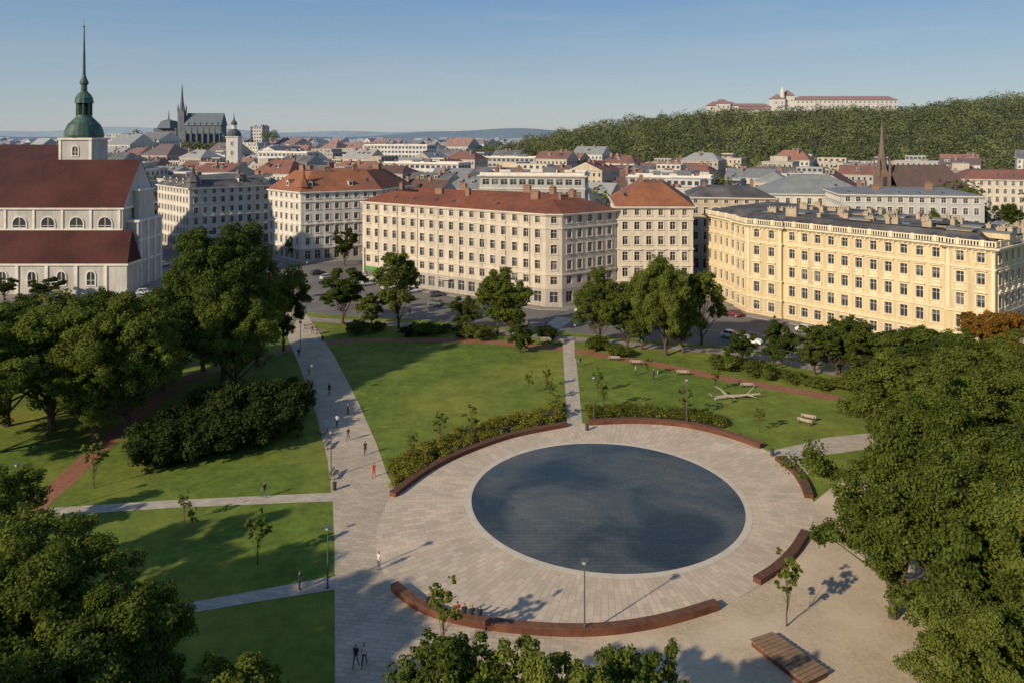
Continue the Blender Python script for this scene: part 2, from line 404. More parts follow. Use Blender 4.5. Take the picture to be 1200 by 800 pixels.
bench([(944, 628), (930, 650), (910, 670), (887, 685)], .8, .5)
bench([(462, 692), (490, 713), (530, 728), (600, 740), (690, 744), (770, 734), (840, 714)], .75, .6)
# wooden deck platform
mb = MB()
a0, a1, a2, a3 = [Vector(G(*p)) for p in [(878, 758), (905, 749), (972, 796), (944, 811)]]
for k in range(14):
    f0 = k/14+.006; f1 = (k+1)/14-.006
    p = [a0.lerp(a3, f0), a1.lerp(a2, f0), a1.lerp(a2, f1), a0.lerp(a3, f1)]
    mb.face([(*q, ZP+.55) for q in p], 'planks')
    for i in range(4): mb.face([(*p[i], ZP+.47), (*p[(i+1) % 4], ZP+.47), (*p[(i+1) % 4], ZP+.55), (*p[i], ZP+.55)], 'planks')
q = offset(ccw([tuple(v) for v in (a0, a1, a2, a3)]), -.12)
for i in range(4): mb.face([(*q[i], ZP), (*q[(i+1) % 4], ZP), (*q[(i+1) % 4], ZP+.47), (*q[i], ZP+.47)], 'frame')
mb.child('wooden_platform_bench', {'planks': deckwood, 'frame': corten}, tuple(a0))

# ------------------------------------------------------------------ facade generator
rngw = random.Random(3)
def fac(mb, p0, p1, z0, floors, sp, det=2, edge=1.2, basef=1, d=.3):
    p0 = Vector(p0[:2]); p1 = Vector(p1[:2]); Lg = (p1-p0).length; u = (p1-p0)/Lg; n = Vector((u.y, -u.x))
    P = lambda a, z, o: (p0.x+u.x*a+n.x*o, p0.y+u.y*a+n.y*o, z)
    nb = max(1, round((Lg-edge)/sp)); sp = (Lg-edge)/nb; m = edge/2
    z = z0
    q = lambda a, b, c, e, k, o=0: mb.face([P(a, c, o), P(b, c, o), P(b, e, o), P(a, e, o)], k)
    for fi, (h, ww, sill, wh, st) in enumerate(floors):
        wk = 'base_wall' if fi < basef else 'walls'
        q(0, m, z, z+h, wk); q(Lg-m, Lg, z, z+h, wk)
        ww_ = min(ww, sp*.7)
        for bidx in range(nb):
            a = m+bidx*sp; w0 = a+(sp-ww_)/2; w1 = w0+ww_; s0 = z+sill; s1 = s0+wh
            q(a, w0, z, z+h, wk); q(w1, a+sp, z, z+h, wk); q(w0, w1, z, s0, wk); q(w0, w1, s1, z+h, wk)
            mb.face([P(w0, s0, 0), P(w0, s0, -d), P(w0, s1, -d), P(w0, s1, 0)], wk)
            mb.face([P(w1, s0, 0), P(w1, s0, -d), P(w1, s1, -d), P(w1, s1, 0)], wk)
            mb.face([P(w0, s1, 0), P(w0, s1, -d), P(w1, s1, -d), P(w1, s1, 0)], wk)
            mb.face([P(w0, s0, 0), P(w0, s0, -d), P(w1, s0, -d), P(w1, s0, 0)], wk)
            r = rngw.random()
            if r < .22:
                zm = s0+wh*rngw.uniform(.3, .75); q(w0, w1, s0, zm, 'window_glass', -d); q(w0, w1, zm, s1, 'curtains', -d)
            elif r < .28: q(w0, w1, s0, s1, 'curtains', -d)
            else: q(w0, w1, s0, s1, 'window_glass', -d)
            if det >= 1:
                c = (w0+w1)/2
                mb.box(P, c-.04, c+.04, s0+.05, s1-.05, -d, -d+.07, 'window_frames')
                t = s0+wh*.66
                mb.box(P, w0+.05, c-.04, t-.035, t+.035, -d, -d+.06, 'window_frames'); mb.box(P, c+.04, w1-.05, t-.035, t+.035, -d, -d+.06, 'window_frames')
                mb.box(P, w0, w0+.05, s0, s1, -d, -d+.08, 'window_frames'); mb.box(P, w1-.05, w1, s0, s1, -d, -d+.08, 'window_frames')
                mb.box(P, w0+.05, w1-.05, s1-.05, s1, -d, -d+.08, 'window_frames'); mb.box(P, w0+.05, w1-.05, s0, s0+.05, -d, -d+.08, 'window_frames')
            if det >= 2 and st != 'n':
                mb.box(P, w0-.2, w0-.003, s0-.003, s1+.003, 0, .09, 'trim'); mb.box(P, w1+.003, w1+.2, s0-.003, s1+.003, 0, .09, 'trim')
                mb.box(P, w0-.2, w1+.2, s1+.003, s1+.22, 0, .1, 'trim')
                mb.box(P, w0-.28, w1+.28, s0-.18, s0-.003, 0, .2, 'trim')
                if st in ('hood', 'ped'):
                    mb.box(P, w0-.36, w1+.36, s1+.42, s1+.58, 0, .38, 'trim')
                if st == 'ped':
                    zt = s1+.58; c = (w0+w1)/2
                    A = P(w0-.36, zt, .32); B = P(w1+.36, zt, .32); T = P(c, zt+.5, .32)
                    A2 = P(w0-.36, zt, 0); B2 = P(w1+.36, zt, 0); T2 = P(c, zt+.5, 0)
                    mb.face([A, B, T], 'trim'); mb.face([A, T, T2, A2], 'trim'); mb.face([B, T, T2, B2], 'trim')
                if st == 'ped' or st == 'hood':
                    mb.box(P, w0-.1, w1+.1, s0-.75, s0-.25, 0, .07, 'trim')
        z += h
    return z, P, Lg

def ring_roof(mb, poly, z, ins, h, ins2, key='roof', over=.35, wallkey='walls'):
    o = offset(poly, over); a = offset(poly, -ins); n = len(poly)
    bq = offset(poly, -ins2) if ins2 else None
    for i in range(n):
        j = (i+1) % n
        mb.face([(*o[i], z), (*o[j], z), (*a[j], z+h), (*a[i], z+h)], key)
        mb.face([(*o[i], z), (*o[j], z), (*o[j], z-.12), (*o[i], z-.12)], key)
        if bq:
            mb.face([(*a[i], z+h), (*a[j], z+h), (*bq[j], z+.3), (*bq[i], z+.3)], key)
            mb.face([(*bq[i], z+.3), (*bq[j], z+.3), (*bq[j], z-12), (*bq[i], z-12)], wallkey)
    if bq: mb.face([(*p, z-12) for p in bq], wallkey)
    else: mb.face([(*p, z+h) for p in a], key)
def chimney(mb, x, y, z, w=.9, l=1.8, h=2.0, rot=0., key='chimneys'):
    c, s = math.cos(rot), math.sin(rot)
    P = lambda a, zz, o: (x+c*a-s*o, y+s*a+c*o, zz)
    mb.box(P, -l/2, l/2, z, z+h, -w/2, w/2, key)
    mb.box(P, -l/2-.1, l/2+.1, z+h, z+h+.15, -w/2-.1, w/2+.1, key)
    for k in (-.3, 0, .3):
        mb.box(P, k*l-.13, k*l+.13, z+h+.15, z+h+.5, -.13, .13, key)
def dormer(mb, P, a, z, o, w=1.4, h=1.5, dep=2.5, rk='roof'):
    mb.face([P(a-w/2, z, o), P(a+w/2, z, o), P(a+w/2, z+h, o), P(a-w/2, z+h, o)], 'trim')
    mb.face([P(a-w/2+.2, z+.25, o+.03), P(a+w/2-.2, z+.25, o+.03), P(a+w/2-.2, z+h-.2, o+.03), P(a-w/2+.2, z+h-.2, o+.03)], 'window_glass')
    mb.face([P(a-w/2, z+h, o), P(a+w/2, z+h, o), P(a, z+h+.6, o)], 'trim')
    for s_ in (-1, 1):
        mb.face([P(a+s_*w/2, z, o), P(a+s_*w/2, z+h, o), P(a+s_*w/2, z+h, o-dep), P(a+s_*w/2, z, o-dep)], 'trim')
        mb.face([P(a+s_*(w/2+.15), z+h-.05, o+.15), P(a, z+h+.63, o+.15), P(a, z+h+.63, o-dep-.6), P(a+s_*(w/2+.15), z+h-.05, o-dep-.6)], rk)

def bmats(wall, base, trim, roof):
    return {'walls': wall, 'base_wall': base, 'trim': trim, 'window_glass': glass, 'curtains': curtain, 'window_frames': framew, 'roof': roof,
            'chimneys': brickch, 'skylights': glass, 'door': mat('door_wood', (.07, .04, .025)), 'flat_roof': darkroof, 'metal': greyroof, 'awning': mat('green_sign', (.08, .30, .06))}

EXTRA = {}
def building(name, poly, floors, sp, mats, roof=('ring', 6, 3.2, 12), det=2, basef=1, cornice=.7, strings=(), z0=0.0, dorm=0, chim=4, para=0, turret=None, walk=True):
    poly = ccw(poly); mb = MB(); n = len(poly); H = sum(f[0] for f in floors); rn = random.Random(len(name)*7+int(abs(poly[0][0])))
    sw = offset(poly, 3.0)
    for i in range(n):
        p0, p1 = poly[i], poly[(i+1) % n]
        u = Vector(p1)-Vector(p0); nn = Vector((u.y, -u.x)).normalized()
        if nn.y > .45 or u.length < 1.5:
            mb.face([(*p0, z0), (*p1, z0), (*p1, z0+H), (*p0, z0+H)], 'walls')
        else:
            fac(mb, p0, p1, z0, floors, sp, det, basef=basef)
    band(mb, poly, .12, z0, z0+.7, 'base_wall')
    zz = z0
    for i, f in enumerate(floors):
        zz += f[0]
        if i in strings: band(mb, poly, .22, zz-.28, zz, 'trim')
    zt = z0+H
    band(mb, poly, cornice*.5, zt-.55, zt-.25, 'trim'); band(mb, poly, cornice, zt-.25, zt+.05, 'trim')
    zr = zt+.06
    if para:
        band(mb, offset(poly, -.1), .0, zt+.05, zt+para, 'trim', inner=-.3)
    if roof[0] == 'ring':
        ring_roof(mb, poly, zr+.1, roof[1], roof[2], roof[3])
    elif roof[0] == 'flat':
        mb.face([(*p, zt+.04) for p in offset(poly, -.4)], 'flat_roof')
        cx0 = sum(p[0] for p in poly)/n; cy0 = sum(p[1] for p in poly)/n
        for k in range(5):
            xx, yy = cx0+rn.uniform(-8, 8), cy0+rn.uniform(-4, 4); mb.wbox(xx-1.5, xx+1.5, yy-1, yy+1, zt+.05, zt+rn.uniform(1.2, 2.6), 'metal')
    rp = offset(poly, -(roof[1] if roof[0] == 'ring' else 4))
    for i in range(n):
        p0, p1 = Vector(rp[i]), Vector(rp[(i+1) % n]); Lr = (p1-p0).length; u = (p1-p0).normalized() if Lr > .1 else Vector((1, 0))
        o0, o1 = Vector(poly[i]), Vector(poly[(i+1) % n]); Lo = (o1-o0).length; uo = (o1-o0).normalized(); no_ = Vector((uo.y, -uo.x))
        k = int(Lr/9) if Lr > 5 else 0
        for j in range(k):
            if chim and rn.random() < chim/5:
                c = p0+u*((j+.3+.4*rn.random())*Lr/k)
                hh = roof[2] if roof[0] == 'ring' else 0
                chimney(mb, c.x, c.y, zr+hh-1.2, h=2.2+rn.random(), l=1.2+1.6*rn.random(), rot=math.atan2(u.y, u.x))
        if roof[0] == 'ring' and no_.y < .3 and Lo > 8:
            P = lambda a, z, o: (o0.x+uo.x*a+no_.x*o, o0.y+uo.y*a+no_.y*o, z)
            slope = roof[2]/(roof[1]+.35)
            kk = int(Lo/6)
            for j in range(kk):
                a = (j+.5)*Lo/kk
                if dorm and rn.random() < dorm:
                    dormer(mb, P, a, zr+.1+slope*1.6, -1.25, rk='roof', dep=3)
                elif rn.random() < .5:
                    o_a = -roof[1]*.45; zc = zr+.1+slope*(-o_a+.35)
                    a += rn.uniform(-1, 1)
                    dz = slope*.55
                    c4 = [P(a-.4, zc-dz+.08, o_a+.55), P(a+.4, zc-dz+.08, o_a+.55), P(a+.4, zc+dz+.08, o_a-.55), P(a-.4, zc+dz+.08, o_a-.55)]
                    mb.face(c4, 'skylights')
    if turret:
        tx_, ty_, r_, h_ = turret
        mb.lathe((tx_, ty_), [(r_, zt), (r_, zt+h_), (r_+.4, zt+h_), (r_*.8, zt+h_+1.6), (r_*.35, zt+h_+2.6), (.1, zt+h_+6)], 'roof', 8)
    cx = sum(p[0] for p in poly)/n; cy = sum(p[1] for p in poly)/n
    if name in EXTRA: EXTRA[name](mb, poly, zt)
    e = mb.child(name, mats, (cx, cy))
    if walk: slab('sidewalk', sw, 0, .12, sidewalk, kerb)
    return e

# central office block
wA = mat('plaster_beige', (.64, .56, .455), (.57, .50, .405), .3, kind='plaster', c3=(.53, .465, .38), big=.15)
bA = mat('plaster_beige_base', (.44, .405, .35), (.38, .35, .305), .4, kind='rust')
tA = mat('trim_beige', (.68, .61, .51), None, .5)
flA = [(4.2, 1.9, 1.0, 2.5, 'n'), (3.4, 1.5, 1.0, 1.8, 'n'), (3.7, 1.4, 1.0, 2.1, 's'), (3.6, 1.4, 1.0, 2.1, 's'), (3.5, 1.4, 1.0, 2.0, 's'), (3.2, 1.3, 1.0, 1.7, 's')]
polyA = [(-41.2, 211.8), (7.8, 178.2), (11.6, 177.9), (25.4, 187.5), (14, 212), (-33, 236)]
def extraA(mb, poly, zt):
    p0 = Vector((-41.2, 211.8)); u = (Vector((7.8, 178.2))-p0).normalized(); n = Vector((u.y, -u.x))
    P = lambda a, z, o: (p0.x+u.x*a+n.x*o, p0.y+u.y*a+n.y*o, z)
    mb.box(P, 1.5, 6, 3.1, 3.9, .05, .6, 'awning'); mb.box(P, 0.6, 1.0, 2.0, 9, .05, .5, 'trim')
    for a in (14, 28, 42): mb.box(P, a, a+3.2, 3.3, 3.45, .05, 1.0, 'trim')
    for a in range(6, 58, 7): mb.box(P, a, a+.12, 4.5, zt-.6, 0, .12, 'metal')
EXTRA['office_block'] = extraA
building('office_block', polyA, flA, 3.15, bmats(wA, bA, tA, redroof), ('ring', 6.5, 2.6, 13), strings=(1, 4), chim=3, cornice=.6)

# cream tenement with orange hipped roof
wB = mat('plaster_cream', (.68, .60, .47), (.60, .53, .42), .4, kind='plaster')
bB = mat('plaster_cream_base', (.47, .41, .33), None, .4, kind='rust')
tB = mat('trim_cream', (.72, .65, .54), None, .5)
flB = [(4.4, 1.6, .8, 2.8, 'n'), (3.9, 1.35, .9, 2.2, 'hood'), (3.9, 1.3, .9, 2.2, 'hood'), (3.7, 1.3, .9, 2.1, 's'), (3.5, 1.3, .9, 1.9, 's'), (3.0, 1.1, .9, 1.4, 's')]
building('corner_tenement_house', [(25.6, 187.7), (44.2, 187.5), (49, 214), (28, 218)], flB, 2.9, bmats(wB, bB, tB, orangeroof), ('ring', 7, 5.2, 0), strings=(0, 2, 4), dorm=.0, chim=3)

# yellow palace
wC = mat('plaster_yellow', (.73, .59, .355), (.65, .525, .315), .3, kind='plaster', c3=(.61, .495, .305), big=.12)
bC = mat('plaster_yellow_base', (.64, .52, .335), (.57, .465, .30), .4, kind='rust')
tC = mat('trim_yellow', (.78, .67, .47), (.70, .60, .42), .5)
flC = [(4.1, 1.45, 1.2, 2.0, 's'), (4.1, 1.4, 1.0, 2.3, 's'), (4.2, 1.35, 1.0, 2.2, 'ped'), (3.9, 1.35, .9, 2.0, 'hood'), (3.7, 1.3, .9, 1.8, 's')]
c1, c2, c3 = Vector((49.0, 193.5)), Vector((53.8, 173.0)), Vector((85.4, 135.3))
u = (c3-c2).normalized(); nn = Vector((u.y, -u.x))
ua = (c2-c1).normalized(); na = Vector((ua.y, -ua.x))
j = .7
def vt(v): return (v.x, v.y)
La = (c3-c2).length
polyC = [vt(c1), vt(c2-ua*6), vt(c2-ua*6+na*j), vt(c2+na*j+nn*j*.6), vt(c2+u*8+nn*j), vt(c2+u*8), vt(c3-u*8), vt(c3-u*8+nn*j), vt(c3+nn*j), (103, 150), (90, 184), (70, 213)]
def extraC(mb, poly, zt):
    p = offset(ccw(poly), .35)
    n = len(p)
    for i in range(n):
        a, b_ = Vector(p[i]), Vector(p[(i+1) % n]); Lg = (b_-a).length
        if Lg < .2: continue
        uu = (b_-a)/Lg; n2 = Vector((uu.y, -uu.x))
        P = lambda s, z, o: (a.x+uu.x*s+n2.x*o, a.y+uu.y*s+n2.y*o, z)
        k = max(1, int(Lg/.5))
        for t in range(k):
            s = (t+.5)*Lg/k
            if t % 8 == 4: mb.box(P, s-.3, s+.3, zt+.05, zt+1.3, -.4, -.02, 'trim')
            else: mb.box(P, s-.1, s+.1, zt+.2, zt+1.0, -.28, -.1, 'trim')
    band(mb, p, -.08, zt+1.0, zt+1.18, 'trim', inner=-.32)
    band(mb, p, -.06, zt+.05, zt+.2, 'trim', inner=-.34)
    pc = ccw(poly)
    for i in range(len(pc)):
        a, b_ = Vector(pc[i]), Vector(pc[(i+1) % len(pc)]); Lg = (b_-a).length
        uu = (b_-a)/Lg; n2 = Vector((uu.y, -uu.x))
        if n2.y > .3 or Lg < 2: continue
        P = lambda s, z, o: (a.x+uu.x*s+n2.x*o, a.y+uu.y*s+n2.y*o, z)
        k = int(Lg/.9)
        for t in range(k):
            s = (t+.5)*Lg/k; mb.box(P, s-.13, s+.13, zt-.95, zt-.56, 0, .33, 'trim')
        if Lg < 9:
            for s in (.05, Lg-.6):
                mb.box(P, s, s+.55, 8.5, zt-1.0, 0, .14, 'trim')
    rn = random.Random(5)
    for t in range(75):
        f = rn.random(); g = rn.uniform(5, 26)
        base = c2+u*(La*f)-nn*g
        x, y = base.x, base.y
        r_ = rn.random()
        P = lambda s, z, o: (x+u.x*s-nn.x*o, y+u.y*s-nn.y*o, z)
        if r_ < .45: chimney(mb, x, y, zt+1.2, w=.8, l=rn.uniform(1, 2.6), h=rn.uniform(1.2, 2.2), rot=math.atan2(u.y, u.x)+rn.choice((0, 1.57)))
        elif r_ < .7:
            mb.box(P, -1.2, 1.2, zt+1.2, zt+2.2, -.8, .8, 'metal'); mb.box(P, -1.0, 1.0, zt+2.2, zt+2.25, -.6, .6, 'skylights')
        elif r_ < .85: mb.box(P, -2.2, 2.2, zt+1.2, zt+2.25, -1.2, 1.2, 'walls'); mb.box(P, -2.4, 2.4, zt+2.25, zt+2.4, -1.4, 1.4, 'metal')
        else: mb.tube([(x, y, zt+1.5), (x, y, zt+4.2)], [.05, .03], 'metal', 5); mb.box(P, -.7, .7, zt+3.7, zt+3.75, -.03, .03, 'metal')
EXTRA['yellow_palace'] = extraC
mC = bmats(wC, bC, tC, darkroof); mC['chimneys'] = mat('chimney_plaster', (.46, .38, .27), (.36, .29, .21), 1)
building('yellow_palace', polyC, flC, 3.0, mC, ('ring', 4.5, 1.9, 0), strings=(0, 1, 3), chim=1, cornice=.95)

# white ornate block with red roof
wD = mat('plaster_white', (.70, .66, .58), (.64, .60, .53), .3, kind='plaster')
bD = mat('plaster_white_base', (.50, .46, .40), None, .4, kind='rust')
tD = mat('trim_white', (.74, .70, .63), None, .5)
flD = [(4.4, 1.7, .8, 2.8, 'n'), (3.8, 1.3, .9, 2.2, 'hood'), (3.8, 1.3, .9, 2.2, 'ped'), (3.6, 1.3, .9, 2.0, 's'), (3.4, 1.3, .9, 1.9, 's'), (3.0, 1.2, .9, 1.4, 's')]
building('white_corner_house', [(-80.6, 254), (-66, 240), (-43, 252), (-36, 274), (-66, 284)], flD, 3.0, bmats(wD, bD, tD, orangeroof), ('ring', 7, 6, 0), strings=(0, 2, 4), chim=4, dorm=.5, det=2, turret=(-66, 243, 2.2, 1.5))
wE = mat('plaster_ivory', (.69, .65, .58), (.63, .59, .53), .3, kind='plaster')
building('ivory_town_house', [(-131, 284), (-110, 262), (-88, 281), (-92, 300), (-118, 318)], flD[:5]+[(2.6, 1.2, .6, 1.4, 's')], 3.0, bmats(wE, bD, tD, darkroof), ('ring', 3, 2.5, 0), strings=(0, 2, 4), chim=3, dorm=.6, turret=(-110, 265, 2.4, 2.2))
wF = mat('plaster_sand', (.58, .49, .36), (.50, .43, .32), .3, kind='plaster')
building('sand_town_house', [(-152, 280), (-139, 276), (-134, 300), (-150, 312)], flD[:5], 2.9, bmats(wF, bA, tA, greyroof), ('ring', 4, 3, 0), strings=(0, 2), chim=3)
wG = mat('plaster_grey', (.50, .495, .48), None, .3, kind='plaster'); wM = mat('panel_white', (.70, .69, .66), None, .3, kind='plaster')
building('grey_office_building', [(-10, 236), (22, 232), (25, 252), (-7, 256)], [(4.4, 2, 1, 2.2, 'n')]+[(3.85, 2.0, 1.0, 1.7, 'n')]*6, 2.8, bmats(wG, bA, tD, greyroof), ('flat', 0, 0, 0), strings=(5,), chim=3, para=.9)
building('dark_roof_tenement', [(52, 226), (76, 222), (80, 244), (56, 248)], flB[:5]+[(2.2, 1.1, .5, 1.2, 's')], 2.9, bmats(wF, bA, tA, darkroof), ('ring', 5, 2.5, 0), chim=4)
building('metal_roof_hall', [(86, 256), (118, 252), (123, 280), (90, 284)], flB[:4]+[(4.4, 1.3, 1, 2, 's')], 3.4, bmats(wD, bD, tD, greenroof), ('ring', 11, 5.5, 0), chim=1)
building('long_grey_building', [(98, 229), (136, 221), (141, 244), (102, 250)], flB[:5]+[(2.8, 1.3, .7, 1.4, 's')], 3.0, bmats(mat('plaster_palegrey', (.52, .52, .50), None, .3), bD, tD, greyroof), ('ring', 6, 1.2, 0), chim=2)
building('cream_villa_block', [(208, 356), (250, 340), (258, 366), (216, 380)], flB[:5], 3.2, bmats(wB, bB, tB, redroof), ('ring', 7, 4, 0), chim=3)
MOD = [[(-70, 418), (-28, 400), (-22, 412), (-64, 431)], [(-20, 520), (18, 505), (23, 518), (-15, 534)], [(-172, 520), (-135, 505), (-130, 518), (-167, 534)], [(52, 345), (86, 332), (91, 346), (57, 360)], [(-120, 620), (-66, 596), (-60, 610), (-114, 636)]]
for i, pl in enumerate(MOD):
    building('modern_slab_block', pl, [(4.2, 2, 1, 2.2, 'n')]+[(3.4, 2.2, .9, 1.6, 'n')]*(6, 6, 7, 5, 8)[i], 3.2, bmats((wM, wG)[i % 2], bA, tD, greyroof), ('flat', 0, 0, 0), det=0, chim=1, para=.8, walk=False)

# ------------------------------------------------------------------ random town houses
wallcols = [(.66, .61, .51), (.58, .50, .39), (.70, .67, .60), (.50, .45, .37), (.62, .53, .37), (.54, .52, .49), (.68, .62, .53), (.46, .38, .31), (.72, .69, .63), (.44, .43, .42)]
wm_ = [mat('town_plaster_%d' % i, c, None, .3, kind='plaster') for i, c in enumerate(wallcols)]
rm_ = [redroof, orangeroof, redroof, darkroof, darkroof, greyroof, mat('roof_tiles_brown', (.17, .09, .065), (.12, .07, .05), .4, kind='tiles'), mat('roof_membrane', (.33, .33, .32), None, .3), redroof, greenroof]
def house(mb, cx, cy, w, l, z0, H, rot, wk, rk, rn, win=1):
    c, s = math.cos(rot), math.sin(rot)
    T = lambda x, y, z: (cx+c*x-s*y, cy+s*x+c*y, z)
    co = [(-w/2, -l/2), (w/2, -l/2), (w/2, l/2), (-w/2, l/2)]
    zt = z0+H
    flat = rn.random() < .38
    for i in range(4):
        x0, y0 = co[i]; x1, y1 = co[(i+1) % 4]
        mb.face([T(x0, y0, z0-2), T(x1, y1, z0-2), T(x1, y1, zt), T(x0, y0, zt)], wk)
        Lg = math.hypot(x1-x0, y1-y0); ux, uy = (x1-x0)/Lg, (y1-y0)/Lg; nx_, ny_ = uy, -ux
        if s*nx_+c*ny_ > .35: continue
        if win:
            nf = int(H/3.5); nb = int(Lg/(2.6 if win == 1 else 3.6)); 
            for f in range(0 if win == 1 else 1, nf):
                zb = z0+f*H/nf+1.0
                for b_ in range(nb):
                    a = (b_+.5)*Lg/nb; ww = .6
                    q = lambda a_, z_, o_: T(x0+ux*a_+nx_*o_, y0+uy*a_+ny_*o_, z_)
                    if win == 1:
                        mb.face([q(a-ww-.15, zb-.15, .03), q(a+ww+.15, zb-.15, .03), q(a+ww+.15, zb+1.95, .03), q(a-ww-.15, zb+1.95, .03)], 'trim')
                        mb.face([q(a-ww, zb, .05), q(a+ww, zb, .05), q(a+ww, zb+1.8, .05), q(a-ww, zb+1.8, .05)], 'g')
                    else:
                        mb.face([q(a-ww, zb, .06), q(a+ww, zb, .06), q(a+ww, zb+1.8, .06), q(a-ww, zb+1.8, .06)], 'g')
    e = .5
    P = lambda a, z, o: T(a, o, z)
    mb.box(P, -w/2-e*.6, w/2+e*.6, zt, zt+.3, -l/2-e*.6, l/2+e*.6, 'trim')
    zt += .3
    if flat:
        mb.face([T(-w/2, -l/2, zt+.01), T(w/2, -l/2, zt+.01), T(w/2, l/2, zt+.01), T(-w/2, l/2, zt+.01)], 'flat')
        a = rn.uniform(.15, .38); o = rn.uniform(-.1, .1)*w
        mb.box(P, o-w*a, o+w*a, zt+.02, zt+3.0, -l*.28, l*.3, wk)
        for k in range(5):
            xx = o-w*a+(k+.5)*w*a*.4; mb.face([P(xx-.8, zt+.8, -l*.28-.03), P(xx+.8, zt+.8, -l*.28-.03), P(xx+.8, zt+2.3, -l*.28-.03), P(xx-.8, zt+2.3, -l*.28-.03)], 'g')
        for k in range(3):
            xx = rn.uniform(-.4, .4)*w; yy = rn.uniform(-.42, -.3)*l; mb.box(P, xx-.7, xx+.7, zt, zt+1.1, yy-.5, yy+.5, 'chim')
    else:
        h = l*.5*rn.uniform(.45, .8); hip = rn.choice((0, 0, l*.35)); 
        A, B, Cc, D = T(-w/2-e, -l/2-e, zt), T(w/2+e, -l/2-e, zt), T(w/2+e, l/2+e, zt), T(-w/2-e, l/2+e, zt)
        R1, R2 = T(-w/2-e+hip, 0, zt+h), T(w/2+e-hip, 0, zt+h)
        mb.face([A, B, R2, R1], rk); mb.face([Cc, D, R1, R2], rk)
        mb.face([B, Cc, R2], rk if hip else wk); mb.face([D, A, R1], rk if hip else wk)
        if win:
            for k in range(rn.randint(0, 3)):
                a = rn.uniform(-w*.35, w*.35); yy = -l*.27; zz = zt+h*.5
                mb.box(P, a-.8, a+.8, zz-.6, zz+1.2, yy-.6, yy+1.8, rn.choice((wk, rk)))
                mb.face([P(a-.55, zz-.2, yy-.63), P(a+.55, zz-.2, yy-.63), P(a+.55, zz+.9, yy-.63), P(a-.55, zz+.9, yy-.63)], 'g')
        for k in range(rn.randint(1, 3)):
            a = rn.uniform(-w*.4, w*.4); yy = rn.uniform(-l*.25, l*.25)
            mb.box(P, a-.7, a+.7, zt+h*.35, zt+h+1.1, yy-.4, yy+.4, 'chim')
hm = {'g': glass, 'trim': tD, 'flat': mat('roof_flat_tar', (.20, .20, .20), (.12, .12, .12), .1), 'chim': brickch}
for i, m_ in enumerate(wm_): hm['w%d' % i] = m_
for i, m_ in enumerate(rm_): hm['r%d' % i] = m_
reserved = [(-150, 240, 62), (-100, 265, 60), (-60, 262, 44), (-10, 205, 52), (40, 205, 30), (75, 180, 48), (8, 244, 30), (66, 235, 25), (105, 268, 30), (118, 236, 34), (232, 360, 32),
            (-152, 420, 14), (160, 335, 30), (190, 335, 22), (-365, 855, 60), (-135, 250, 30), (160, 210, 50), (160, 260, 40), (135, 170, 40), (180, 295, 30)]
for pl in MOD: reserved.append((sum(p[0] for p in pl)/4, sum(p[1] for p in pl)/4, 29))
rn = random.Random(11)
far = MB(); nfar = 0; nnear = 0
for ring in range(2):
    cell = (23., 19.) if ring == 0 else (34., 30.)
    rot = -.52
    c, s = math.cos(rot), math.sin(rot)
    M = 80 if ring else 60
    for i in range(-M, M):
        for j_ in range(-M, M):
            x_ = i*cell[0]; y_ = j_*cell[1]
            sx = (i % 6 == 0); sy = (j_ % 3 == 0)
            if sx or sy: continue
            x = c*x_-s*y_; y = s*x_+c*y_+500
            if ring == 0 and not (222 < y < 620): continue
            if ring == 1 and not (620 <= y < 2300): continue
            if abs(x) > .72*y+15: continue
            if ring and y > 1300 and rn.random() < .45: continue
            if y < 290 and (x < 20): continue
            if any((x-a)**2+(y-b_)**2 < r*r for a, b_, r in reserved): continue
            if x > -90 and y > 480 and hz(x, y) > 3.5: continue
            if x > 160 and y < 330 : continue
            w = cell[0]-.2; l = cell[1]*rn.uniform(.72, .98); H = rn.choice((12, 15, 17, 18, 20, 22, 24))*(.92 if y < 450 else 1)
            if -260 < x < 60 and y > 640 and rn.random() < .3: w *= .75; H = rn.choice((20, 24, 26))
            wk = 'w%d' % rn.randrange(len(wm_)); rk = 'r%d' % rn.randrange(len(rm_))
            rr_ = rot+(math.pi/2 if rn.random() < .12 else 0)+rn.uniform(-.06, .06)*(ring)
            if ring == 0:
                mb = MB(); house(mb, 0, 0, w, l, 0, H, rr_, wk, rk, rn, 1)
                mb.obj('town_house', hm, (x, y, max(0, hz(x, y)-1)))
                nnear += 1
            else:
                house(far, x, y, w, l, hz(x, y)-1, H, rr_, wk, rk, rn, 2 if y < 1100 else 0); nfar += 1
far.obj('distant_city_district', hm)

